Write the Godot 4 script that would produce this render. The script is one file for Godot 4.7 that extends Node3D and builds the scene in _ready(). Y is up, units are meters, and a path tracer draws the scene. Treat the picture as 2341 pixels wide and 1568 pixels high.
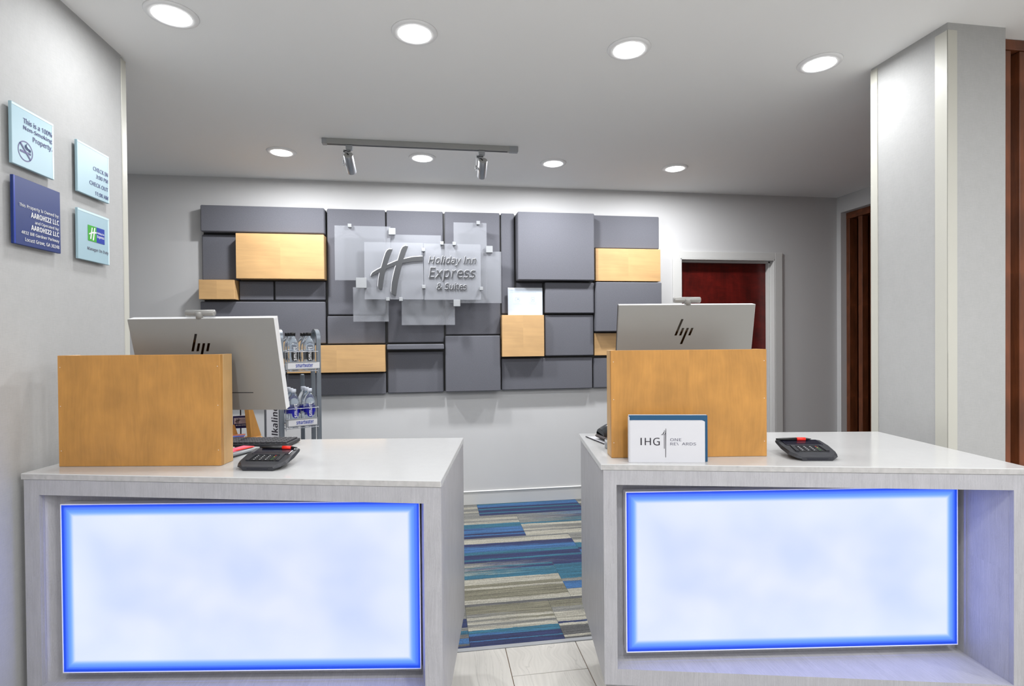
extends Node3D
# A hotel reception: two counters with glowing blue-edged panels, a padded feature wall with a layered glass sign,
# a drinks rack, monitors, card terminals and acrylic wall signs.  y is up, metres; x runs along the back wall.

const CEIL := 2.68       # ceiling height
const BACK := -4.49      # face of the back wall
const TOP := 0.966       # counter height

var M := {}
var rng := RandomNumberGenerator.new()
var taken := {}
var bold_font: SystemFont
var sans_font: SystemFont
var serif_font: SystemFont

func _ready() -> void:
	# ---------------------------------------------------------------- camera, sky, exposure
	var cam := Camera3D.new()
	cam.name = "camera"
	cam.position = Vector3(0, 1.40, 0)
	cam.basis = Basis.from_euler(Vector3(-0.0094326, -0.148792, -0.0084008))
	cam.fov = 65.37
	cam.near = 0.05
	cam.far = 60.0
	add_child(cam)
	cam.current = true
	var env := Environment.new()
	env.background_mode = Environment.BG_COLOR
	env.background_color = Color(0, 0, 0)
	env.tonemap_mode = Environment.TONE_MAPPER_LINEAR
	env.tonemap_exposure = 1.4
	env.sdfgi_enabled = true
	env.ssao_enabled = true
	env.ssil_enabled = true
	var we := WorldEnvironment.new()
	we.name = "environment"
	we.environment = env
	add_child(we)
	var SPOT := [0.47, 1.65, 1.3]   # energy of one downlight: front row, rear row, lobby
	var PANEL := 3.2        # energy of one counter light panel
	# ---------------------------------------------------------------- setting and things
	rng.seed = 7
	fonts()
	materials()
	shell()
	floors()
	door_and_trims()
	slat_screens()
	downlights(SPOT)
	counters(PANEL)
	feature_wall()
	glass_sign()
	wall_signs()
	track_lights()
	privacy_screens()
	monitors()
	terminals()
	drinks_rack()
	small_things()

# ======================================================================= helpers
func named(n: String) -> String:
	var k: int = taken.get(n, 0)
	taken[n] = k + 1
	return n if k == 0 else "%s_%03d" % [n, k]

func thing(called: String, label: String, category: String, at := Vector3.ZERO, turn := 0.0, group := "") -> Node3D:
	var o := Node3D.new()
	o.name = named(called)
	add_child(o, true)
	o.position = at
	o.rotation.y = turn
	o.set_meta("label", label)
	o.set_meta("category", category)
	if group:
		o.set_meta("group", group)
	return o

func tag(o: Node, label: String, category: String, group := "") -> void:
	o.set_meta("label", label)
	o.set_meta("category", category)
	if group:
		o.set_meta("group", group)

func part(called: String, mesh: Mesh, m: Material, parent: Node, at := Vector3.ZERO, basis := Basis.IDENTITY) -> MeshInstance3D:
	var o := MeshInstance3D.new()
	o.name = named(called) if parent == self else called
	o.mesh = mesh
	o.material_override = m
	parent.add_child(o, true)
	o.position = at
	o.basis = basis
	return o

func struct(called: String, label: String, category: String) -> Node3D:
	var o := Node3D.new()
	o.name = called
	add_child(o, true)
	o.set_meta("kind", "structure")
	tag(o, label, category)
	return o

func st_new() -> SurfaceTool:
	var st := SurfaceTool.new()
	st.begin(Mesh.PRIMITIVE_TRIANGLES)
	st.set_smooth_group(-1)
	return st

func done(st: SurfaceTool) -> ArrayMesh:
	st.generate_normals()
	return st.commit()

# a..d counter-clockwise as seen from outside
func quad(st: SurfaceTool, a: Vector3, b: Vector3, c: Vector3, d: Vector3, ua := Vector2(0, 1), ub := Vector2(1, 1), uc := Vector2(1, 0), ud := Vector2(0, 0)) -> void:
	for q in [[a, ua], [c, uc], [b, ub], [a, ua], [d, ud], [c, uc]]:
		st.set_uv(q[1])
		st.add_vertex(q[0])

func tri(st: SurfaceTool, a: Vector3, b: Vector3, c: Vector3) -> void:
	for p in [a, c, b]:
		st.set_uv(Vector2(p.x, p.y))
		st.add_vertex(p)

# a box from lo to hi with chamfered edges
func bx(st: SurfaceTool, lo: Vector3, hi: Vector3, bev := 0.0, xf := Transform3D.IDENTITY) -> void:
	var c := (lo + hi) / 2.0
	var h := (hi - lo) / 2.0
	var e: float = min(bev, min(h.x, min(h.y, h.z)) * 0.9)
	for ax in 3:
		var u := (ax + 1) % 3
		var v := (ax + 2) % 3
		for s in [-1.0, 1.0]:
			var p := []
			for q in [[-1, -1], [1, -1], [1, 1], [-1, 1]]:
				var w := Vector3.ZERO
				w[ax] = s * h[ax]
				w[u] = q[0] * (h[u] - e)
				w[v] = q[1] * (h[v] - e)
				p.append(xf * (c + w))
			if s > 0: quad(st, p[0], p[1], p[2], p[3])
			else: quad(st, p[1], p[0], p[3], p[2])
		if e > 0.0:
			for su in [-1.0, 1.0]:
				for sv in [-1.0, 1.0]:
					var r := []
					for q in [[-1, 0], [1, 0], [1, 1], [-1, 1]]:
						var w := Vector3.ZERO
						w[ax] = q[0] * (h[ax] - e)
						w[u] = su * (h[u] - (e if q[1] else 0.0))
						w[v] = sv * (h[v] - (0.0 if q[1] else e))
						r.append(xf * (c + w))
					if su * sv > 0: quad(st, r[0], r[1], r[2], r[3])
					else: quad(st, r[1], r[0], r[3], r[2])
	if e > 0.0:
		for sx in [-1.0, 1.0]:
			for sy in [-1.0, 1.0]:
				for sz in [-1.0, 1.0]:
					var a := xf * (c + Vector3(sx * h.x, sy * (h.y - e), sz * (h.z - e)))
					var b := xf * (c + Vector3(sx * (h.x - e), sy * h.y, sz * (h.z - e)))
					var d := xf * (c + Vector3(sx * (h.x - e), sy * (h.y - e), sz * h.z))
					if sx * sy * sz > 0: tri(st, a, b, d)
					else: tri(st, b, a, d)

func box(lo: Vector3, hi: Vector3, bev := 0.0) -> ArrayMesh:
	var st := st_new()
	bx(st, lo, hi, bev)
	return done(st)

# an upright prism over a plan polygon (x, z), any winding, with an optional chamfer along the top edge
func prism(st: SurfaceTool, plan: Array, y0: float, y1: float, bev := 0.0) -> void:
	var pts := PackedVector2Array()
	for p in plan: pts.append(Vector2(p.x, -p.y))         # seen from above: counter-clockwise in (x, -z)
	if Geometry2D.is_polygon_clockwise(pts): pts.reverse()
	var n := pts.size()
	var inner := pts
	if bev > 0.0:
		var off := Geometry2D.offset_polygon(pts, -bev, Geometry2D.JOIN_MITER)
		if off.size() and off[0].size() == n:
			inner = off[0]
			if Geometry2D.is_polygon_clockwise(inner): inner.reverse()
			var best := 0
			for i in n:
				if inner[i].distance_to(pts[0]) < inner[best].distance_to(pts[0]): best = i
			var turned := PackedVector2Array()
			for i in n: turned.append(inner[(best + i) % n])
			inner = turned
	var at := func(p: Vector2, y: float) -> Vector3: return Vector3(p.x, y, -p.y)
	for i in n:
		var j := (i + 1) % n
		quad(st, at.call(pts[i], y0), at.call(pts[j], y0), at.call(pts[j], y1 - bev), at.call(pts[i], y1 - bev))
		if bev > 0.0:
			quad(st, at.call(pts[i], y1 - bev), at.call(pts[j], y1 - bev), at.call(inner[j], y1), at.call(inner[i], y1))
	var t := Geometry2D.triangulate_polygon(pts)
	for k in range(0, t.size(), 3):
		var a := t[k]; var b := t[k + 1]; var c := t[k + 2]
		if (pts[b] - pts[a]).cross(pts[c] - pts[a]) < 0.0:
			var s := b; b = c; c = s
		tri(st, at.call(inner[a], y1), at.call(inner[b], y1), at.call(inner[c], y1))
		tri(st, at.call(pts[a], y0), at.call(pts[c], y0), at.call(pts[b], y0))

# a plate cut to a 2-D outline in its own x-y plane, front at z = depth
func plate(st: SurfaceTool, outline: Array, z0: float, z1: float, xf := Transform3D.IDENTITY) -> void:
	var pts := PackedVector2Array(outline)
	if Geometry2D.is_polygon_clockwise(pts): pts.reverse()
	var n := pts.size()
	for i in n:
		var p := pts[i]; var q := pts[(i + 1) % n]
		quad(st, xf * Vector3(p.x, p.y, z0), xf * Vector3(q.x, q.y, z0), xf * Vector3(q.x, q.y, z1), xf * Vector3(p.x, p.y, z1))
	var t := Geometry2D.triangulate_polygon(pts)
	for k in range(0, t.size(), 3):
		var a := pts[t[k]]; var b := pts[t[k + 1]]; var c := pts[t[k + 2]]
		if (b - a).cross(c - a) < 0.0:
			var s := b; b = c; c = s
		tri(st, xf * Vector3(a.x, a.y, z1), xf * Vector3(b.x, b.y, z1), xf * Vector3(c.x, c.y, z1))
		tri(st, xf * Vector3(a.x, a.y, z0), xf * Vector3(c.x, c.y, z0), xf * Vector3(b.x, b.y, z0))

# turned about y: profile of (radius, height), from the bottom up
func lathe(st: SurfaceTool, profile: Array, segs := 24, xf := Transform3D.IDENTITY) -> void:
	st.set_smooth_group(1)
	for i in profile.size() - 1:
		var p: Vector2 = profile[i]; var q: Vector2 = profile[i + 1]
		for k in segs:
			var a := TAU * k / segs; var b := TAU * (k + 1) / segs
			var p0 := xf * Vector3(p.x * cos(a), p.y, -p.x * sin(a)); var p1 := xf * Vector3(p.x * cos(b), p.y, -p.x * sin(b))
			var q0 := xf * Vector3(q.x * cos(a), q.y, -q.x * sin(a)); var q1 := xf * Vector3(q.x * cos(b), q.y, -q.x * sin(b))
			if p.x > 0.0 and q.x > 0.0: quad(st, p0, p1, q1, q0)
			elif p.x > 0.0: tri(st, p0, p1, q0)
			elif q.x > 0.0: tri(st, p0, q1, q0)
	st.set_smooth_group(-1)

func tube(st: SurfaceTool, path: Array, r: float, segs := 8) -> void:
	var rings := []
	for i in path.size():
		var d: Vector3 = (path[min(i + 1, path.size() - 1)] - path[max(i - 1, 0)]).normalized()
		var u := d.cross(Vector3.UP if absf(d.y) < 0.95 else Vector3.RIGHT).normalized()
		var v := u.cross(d)
		var ring := []
		for k in segs: ring.append(path[i] + (u * cos(TAU * k / segs) + v * sin(TAU * k / segs)) * r)
		rings.append(ring)
	st.set_smooth_group(1)
	for i in path.size() - 1:
		for k in segs:
			var l := (k + 1) % segs
			quad(st, rings[i][l], rings[i][k], rings[i + 1][k], rings[i + 1][l])
	st.set_smooth_group(-1)
	for k in range(1, segs - 1):
		tri(st, rings[0][0], rings[0][k], rings[0][k + 1])
		tri(st, rings[-1][0], rings[-1][k + 1], rings[-1][k])

func fonts() -> void:
	sans_font = SystemFont.new(); sans_font.font_names = PackedStringArray(["Droid Sans"])
	bold_font = SystemFont.new(); bold_font.font_names = PackedStringArray(["Droid Sans"]); bold_font.font_weight = 700
	serif_font = SystemFont.new(); serif_font.font_names = PackedStringArray(["Droid Serif"])

# lettering fitted into the rectangle lo..hi (in x-y), standing out by depth towards +z; slant leans it to the right
func words(text: String, font: Font, lo: Vector2, hi: Vector2, depth := 0.0006, slant := 0.0, keep := false) -> ArrayMesh:
	var t := TextMesh.new()
	t.text = text; t.font = font; t.font_size = 64; t.pixel_size = 0.01; t.depth = 0.1; t.curve_step = 2.0
	var arr := t.surface_get_arrays(0) if t.get_surface_count() else []
	var v: PackedVector3Array = arr[Mesh.ARRAY_VERTEX]
	var a := Vector3(1e9, 1e9, 0); var b := Vector3(-1e9, -1e9, 0)
	for i in v.size():
		v[i].x += v[i].y * slant
		a.x = minf(a.x, v[i].x); a.y = minf(a.y, v[i].y)
		b.x = maxf(b.x, v[i].x); b.y = maxf(b.y, v[i].y)
	var k := Vector2((hi.x - lo.x) / (b.x - a.x), (hi.y - lo.y) / (b.y - a.y))
	if keep: k.x = minf(k.x, k.y)
	for i in v.size():
		v[i] = Vector3(hi.x - (b.x - v[i].x) * k.x if keep else lo.x + (v[i].x - a.x) * k.x, lo.y + (v[i].y - a.y) * k.y, (v[i].z + 0.05) / 0.1 * depth)
	arr[Mesh.ARRAY_VERTEX] = v
	arr[Mesh.ARRAY_TANGENT] = null
	var m := ArrayMesh.new()
	m.add_surface_from_arrays(Mesh.PRIMITIVE_TRIANGLES, arr)
	return m

# ======================================================================= materials
func mat(color: Color, rough := 0.6, metal := 0.0) -> StandardMaterial3D:
	var m := StandardMaterial3D.new()
	m.albedo_color = color
	m.roughness = rough
	m.metallic = metal
	return m

func picture(w: int, h: int, f: Callable) -> ImageTexture:
	var im := Image.create(w, h, false, Image.FORMAT_RGB8)
	for y in h:
		for x in w:
			im.set_pixel(x, y, f.call(x, y))
	return ImageTexture.create_from_image(im)

func noise(freq: float, sd: int, oct := 3) -> FastNoiseLite:
	var n := FastNoiseLite.new()
	n.noise_type = FastNoiseLite.TYPE_SIMPLEX_SMOOTH
	n.frequency = freq
	n.seed = sd
	n.fractal_octaves = oct
	return n

func tri_planar(m: StandardMaterial3D, scale: Vector3, world := false) -> StandardMaterial3D:
	m.uv1_triplanar = true
	m.uv1_world_triplanar = world
	m.uv1_scale = scale
	m.uv1_triplanar_sharpness = 12.0
	return m

func materials() -> void:
	var a := noise(1.0, 1); var b := noise(1.0, 2); var c := noise(1.0, 3); var d := noise(1.0, 4, 4); var soft := noise(1.0, 9, 1)
	# woven vinyl wall covering
	var weave := picture(256, 256, func(x: int, y: int) -> Color:
		var v := 1.0 + 0.022 * a.get_noise_2d(x * 0.9, y * 0.045) + 0.022 * b.get_noise_2d(x * 0.045, y * 0.9) + 0.012 * c.get_noise_2d(x * 0.02, y * 0.02)
		return Color(v * 0.665, v * 0.665, v * 0.66))
	M.wall = tri_planar(mat(Color.WHITE, 0.72), Vector3.ONE * 2.2, true)
	M.wall.albedo_texture = weave
	M.paint = mat(Color(0.78, 0.78, 0.78), 0.85)
	M.guard = mat(Color(0.745, 0.74, 0.70), 0.45)
	M.trim = mat(Color(0.80, 0.80, 0.79), 0.35)
	M.ceiling = mat(Color(0.95, 0.95, 0.945), 0.9)
	# felt of the padded panels
	var felt := picture(256, 256, func(x: int, y: int) -> Color:
		var v := 1.0 + 0.16 * a.get_noise_2d(x * 0.55, y * 0.5) + 0.10 * b.get_noise_2d(x * 0.2, y * 0.2) + 0.06 * (float(hash(Vector2(x, y)) % 1000) / 1000.0 - 0.5)
		return Color(0.38 * v, 0.383 * v, 0.41 * v))
	M.felt = tri_planar(mat(Color.WHITE, 0.95), Vector3.ONE * 3.5)
	M.felt.albedo_texture = felt
	# maple: pale for the wall, warmer for the counter screens
	var grain := func(x: float, y: float) -> float:
		var w := 14.0 * d.get_noise_2d(x * 0.006, y * 0.0025)
		return 0.040 * a.get_noise_2d((x + w) * 0.11, y * 0.006) + 0.022 * b.get_noise_2d((x + w) * 0.5, y * 0.02) + 0.085 * c.get_noise_2d(x * 0.009, y * 0.006) + 0.03 * a.get_noise_2d(x * 0.03 + w * 0.1, y * 0.02 + 90.0)
	var fleck := func(x: int, y: int) -> float:
		return -0.20 if c.get_noise_2d(x * 0.35, y * 0.045) > 0.80 else 0.0
	M.maple_warm = tri_planar(mat(Color.WHITE, 0.33), Vector3.ONE * 1.35)
	M.maple_warm.albedo_texture = picture(512, 512, func(x: int, y: int) -> Color:
		var v: float = 1.0 + grain.call(x, y) + 0.6 * fleck.call(x, y)
		return Color(0.70 * v, 0.505 * v, 0.258 * v))
	M.maple_edge = tri_planar(mat(Color.WHITE, 0.4), Vector3.ONE * 1.35)
	M.maple_edge.albedo_texture = picture(256, 256, func(x: int, y: int) -> Color:
		var v: float = 1.0 + 0.6 * grain.call(x * 1.7, y * 2.0)
		return Color(0.76 * v, 0.61 * v, 0.41 * v))
	M.maple = tri_planar(mat(Color.WHITE, 0.38), Vector3.ONE * 1.2)
	M.maple.albedo_texture = picture(512, 512, func(x: int, y: int) -> Color:
		var v: float = 1.0 + 0.75 * grain.call(y * 0.5, x * 0.45)
		return Color(0.765 * v, 0.618 * v, 0.43 * v))
	# dark red mahogany door and dark screens
	M.mahogany = tri_planar(mat(Color.WHITE, 0.35), Vector3.ONE * 0.9)
	M.mahogany.albedo_texture = picture(256, 512, func(x: int, y: int) -> Color:
		var v: float = 1.0 + 3.5 * grain.call(x * 1.5, y * 0.9) + 0.25 * absf(a.get_noise_2d(x * 0.03, y * 0.05))
		return Color(0.32 * v, 0.075 * v, 0.06 * v))
	M.walnut = tri_planar(mat(Color.WHITE, 0.4), Vector3.ONE * 1.2)
	M.walnut.albedo_texture = picture(256, 256, func(x: int, y: int) -> Color:
		var v: float = 1.0 + 2.6 * grain.call(x * 2.0, y * 1.2)
		return Color(0.42 * v, 0.232 * v, 0.135 * v))
	# streaked white laminate, grain upright
	M.laminate = tri_planar(mat(Color.WHITE, 0.42), Vector3.ONE * 1.6)
	M.laminate.albedo_texture = picture(512, 512, func(x: int, y: int) -> Color:
		var w := 9.0 * d.get_noise_2d(x * 0.01, y * 0.004)
		var v := 0.655 + 0.042 * a.get_noise_2d((x + w) * 0.35, y * 0.004) + 0.03 * b.get_noise_2d((x + w) * 1.1, y * 0.012) + 0.02 * c.get_noise_2d(x * 0.02, y * 0.01)
		return Color(v * 0.985, v * 0.98, v))
	# quartz
	M.quartz = tri_planar(mat(Color.WHITE, 0.13), Vector3.ONE * 1.4)
	M.quartz.albedo_texture = picture(256, 256, func(x: int, y: int) -> Color:
		var v := 0.755 + 0.005 * a.get_noise_2d(x * 0.04, y * 0.04) + 0.006 * b.get_noise_2d(x * 0.3, y * 0.3)
		return Color(v, v, v * 0.995))
	M.quartz_edge = tri_planar(mat(Color.WHITE, 0.4), Vector3.ONE * 2.0)
	M.quartz_edge.albedo_texture = picture(256, 128, func(x: int, y: int) -> Color:
		var v := 0.68 + 0.05 * a.get_noise_2d(x * 0.05, y * 0.08) - 0.10 * maxf(0.0, b.get_noise_2d(x * 0.09, y * 0.2) - 0.25)
		return Color(v, v * 0.99, v * 0.98))
	# floor tiles with faint drifting veins
	M.tiles = []
	for k in 4:
		var vein := picture(256, 128, func(x: int, y: int) -> Color:
			var w := 9.0 * soft.get_noise_2d(x * 0.006 + k * 50, y * 0.012)
			var t := soft.get_noise_2d(x * 0.0028 + k * 31, (y + w + x * 0.05) * 0.055)
			var fine := soft.get_noise_2d(x * 0.004 + k * 77, (y + w) * 0.21)
			var v := 0.745 + 0.022 * fine - (0.075 * (1.0 - absf(t) / 0.09) if absf(t) < 0.09 and soft.get_noise_2d(x * 0.004 + k * 9, y * 0.02) > -0.1 else 0.0)
			return Color(v, v * 0.985, v * 0.95))
		var tm := mat(Color.WHITE, 0.28)
		tm.albedo_texture = vein
		M.tiles.append(tm)
	M.grout = mat(Color(0.42, 0.34, 0.26), 0.9)
	# metals, plastics, paper
	M.alu = mat(Color(0.72, 0.73, 0.75), 0.34, 0.85)
	M.alu_dull = mat(Color(0.60, 0.61, 0.62), 0.45, 0.35)
	M.rail = mat(Color(0.62, 0.62, 0.61), 0.5, 0.2)
	M.silver = mat(Color(0.57, 0.565, 0.55), 0.42, 0.35)
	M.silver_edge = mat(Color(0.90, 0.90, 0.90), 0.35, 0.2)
	M.mirror = mat(Color(0.22, 0.20, 0.18), 0.06, 1.0)
	M.black = mat(Color(0.045, 0.045, 0.05), 0.4)
	M.screen = mat(Color(0.10, 0.10, 0.15), 0.2)
	M.dark = mat(Color(0.16, 0.165, 0.185), 0.5)
	M.dark_gloss = mat(Color(0.19, 0.20, 0.215), 0.2)
	M.key = mat(Color(0.13, 0.135, 0.155), 0.45)
	M.slate = mat(Color(0.30, 0.31, 0.33), 0.6)
	M.mark = mat(Color(0.22, 0.225, 0.235), 0.5)
	M.steel = mat(Color(0.50, 0.53, 0.56), 0.35, 0.6)
	M.white = mat(Color(0.77, 0.77, 0.785), 0.5)
	M.paper = mat(Color(0.84, 0.84, 0.845), 0.8)
	M.red = mat(Color(0.93, 0.16, 0.10), 0.35)
	M.pink = mat(Color(0.93, 0.36, 0.45), 0.7)
	M.yellow = mat(Color(0.88, 0.80, 0.28), 0.7)
	M.blue = mat(Color(0.12, 0.42, 0.75), 0.6)
	M.navy = mat(Color(0.07, 0.06, 0.30), 0.4)
	M.ink = mat(Color(0.09, 0.06, 0.12), 0.5)
	M.sign_ink = mat(Color(0.17, 0.16, 0.42), 0.4)
	M.grey_ink = mat(Color(0.38, 0.38, 0.44), 0.5)
	M.pale_ink = mat(Color(0.60, 0.63, 0.72), 0.6)
	M.teal_ink = mat(Color(0.36, 0.50, 0.58), 0.6)
	M.teal = mat(Color(0.075, 0.285, 0.42), 0.45)
	M.leaf_green = mat(Color(0.22, 0.62, 0.16), 0.3)
	M.royal = mat(Color(0.07, 0.20, 0.60), 0.3)
	M.water_blue = mat(Color(0.08, 0.08, 0.58), 0.35)
	M.brown = mat(Color(0.17, 0.10, 0.085), 0.45)
	M.cap_black = mat(Color(0.06, 0.06, 0.06), 0.4)
	M.cap_white = mat(Color(0.86, 0.88, 0.92), 0.4)
	M.acrylic = mat(Color(0.60, 0.71, 0.75), 0.4)
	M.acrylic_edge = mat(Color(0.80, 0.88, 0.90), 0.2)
	M.acrylic_blue = mat(Color(0.03, 0.15, 0.40), 0.45)
	var frost := mat(Color(0.61, 0.62, 0.645, 0.36), 0.35)
	frost.transparency = BaseMaterial3D.TRANSPARENCY_ALPHA
	M.frost = frost
	var clear := mat(Color(0.9, 0.95, 1.0, 0.25), 0.05)
	clear.transparency = BaseMaterial3D.TRANSPARENCY_ALPHA
	M.clear = clear
	var bottle := mat(Color(0.96, 0.98, 1.0, 0.04), 0.03)
	bottle.refraction_enabled = true
	bottle.refraction_scale = 0.033
	M.bottle = bottle
	M.lens = mat(Color.WHITE, 0.5)
	M.lens.emission_enabled = true
	M.lens.emission = Color(1.0, 1.0, 1.0)
	M.lens.emission_energy_multiplier = 6.0
	M.ring = mat(Color(0.93, 0.93, 0.93), 0.5)
	# counter light panel: blue at the lit edge, clouded white inside
	var glow := func(x: int, y: int) -> Color:
		var px := 1.19 / 512.0
		var e: float = minf(minf(x, 511 - x), minf(y, 241 - y)) * px
		var cloud := 0.5 + 0.5 * clampf(1.9 * c.get_noise_2d(x * 0.0052, y * 0.0062), -1.0, 1.0)
		var inner := Color(0.80, 0.825, 0.98).lerp(Color(0.895, 0.895, 0.988), cloud)
		var blue := Color(0.05, 0.29, 0.92); var mid := Color(0.37, 0.58, 1.0)
		var body := inner.lerp(Color(0.94, 0.945, 1.0), 0.40 * (1.0 - smoothstep(0.03, 0.20, e)))
		var col := blue.lerp(Color(0.12, 0.38, 0.97), smoothstep(0.0, 0.016, e))
		if e > 0.016: col = Color(0.24, 0.49, 0.98).lerp(mid, smoothstep(0.016, 0.026, e))
		return col.lerp(body, smoothstep(0.022, 0.040, e))
	M.glow = mat(Color(0.0, 0.0, 0.0), 0.6)
	M.glow.emission_enabled = true
	M.glow.emission = Color.BLACK
	M.glow.emission_texture = picture(512, 242, glow)
	M.glow.emission_energy_multiplier = 0.64

# ======================================================================= the room
func shell() -> void:
	# ceiling
	var ce := struct("ceiling", "flat grey-white painted ceiling over the counters", "ceiling")
	part("slab", box(Vector3(-3.3, CEIL, BACK - 0.16), Vector3(4.4, CEIL + 0.12, 4.6)), M.ceiling, ce)
	# back wall with the door opening
	var wb := struct("wall_back", "pale grey back wall behind the padded panels", "wall")
	var st := st_new()
	bx(st, Vector3(-3.3, 0, BACK - 0.15), Vector3(2.19, CEIL, BACK))
	bx(st, Vector3(3.105, 0, BACK - 0.15), Vector3(3.90, CEIL, BACK))
	bx(st, Vector3(2.19, 2.095, BACK - 0.15), Vector3(3.105, CEIL, BACK))
	part("plaster", done(st), M.paint, wb)
	# left wall beside the left counter, its end strip
	var wl := struct("wall_left", "pale woven vinyl wall with four square signs", "wall")
	part("vinyl", box(Vector3(-1.50, 0, -2.635), Vector3(-1.365, CEIL, 4.5)), M.wall, wl)
	part("corner_guard", box(Vector3(-1.502, 0, -2.672), Vector3(-1.3625, CEIL - 0.012, -2.634), 0.002), M.guard, wl)
	var wr := struct("wall_return", "hidden return wall closing the back office on the left", "wall")
	st = st_new()
	bx(st, Vector3(-3.3, 0, BACK), Vector3(-3.2, CEIL, -2.5))
	bx(st, Vector3(-3.2, 0, -2.62), Vector3(-1.502, CEIL, -2.5))
	part("plaster", done(st), M.paint, wr)
	# right wall of the back office, with the opening that holds the slatted screen
	var wo := struct("wall_right", "grey wall right of the red door with a tall opening", "wall")
	st = st_new()
	bx(st, Vector3(3.745, 0, BACK), Vector3(3.90, CEIL, -4.44))
	bx(st, Vector3(3.745, 2.53, -4.44), Vector3(3.90, CEIL, -2.5))
	bx(st, Vector3(3.745, 0, -2.5), Vector3(3.90, CEIL, -2.46))
	part("plaster", done(st), M.paint, wo)
	# pier on the right
	var pi := struct("wall_pier", "pale vinyl pier standing behind the right counter", "wall")
	part("vinyl", box(Vector3(2.106, 0, -2.30), Vector3(2.385, CEIL, -1.915)), M.wall, pi)
	st = st_new()
	bx(st, Vector3(2.1035, 0, -1.97), Vector3(2.107, CEIL - 0.03, -1.9125), 0.0012)
	bx(st, Vector3(2.1035, 0, -1.916), Vector3(2.150, CEIL - 0.03, -1.9125), 0.0012)
	part("corner_guard", done(st), M.guard, pi)
	part("corner_guard", box(Vector3(2.102, 0, -2.302), Vector3(2.107, CEIL - 0.012, -2.262), 0.0012), M.guard, pi)
	# lobby behind the camera
	var lb := struct("wall_front", "pale lobby wall behind the camera", "wall")
	part("plaster", box(Vector3(-1.5, 0, 4.5), Vector3(4.4, CEIL, 4.6)), M.paint, lb)
	var ls := struct("wall_lobby_side", "pale lobby wall on the far right", "wall")
	part("plaster", box(Vector3(4.3, 0, -2.5), Vector3(4.4, CEIL, 4.5)), M.paint, ls)
	var lc := struct("wall_screen_back", "walnut panelled niche behind the slatted screens", "wall")
	st = st_new()
	bx(st, Vector3(2.385, 0, -2.50), Vector3(3.745, CEIL, -2.46))
	bx(st, Vector3(3.90, 0, -2.50), Vector3(4.3, CEIL, -2.46))
	bx(st, Vector3(4.25, 0, BACK - 0.15), Vector3(4.30, CEIL, -2.50))
	bx(st, Vector3(3.90, 0, BACK - 0.15), Vector3(4.25, CEIL, BACK - 0.1))
	part("panelling", done(st), M.walnut, lc)

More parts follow.
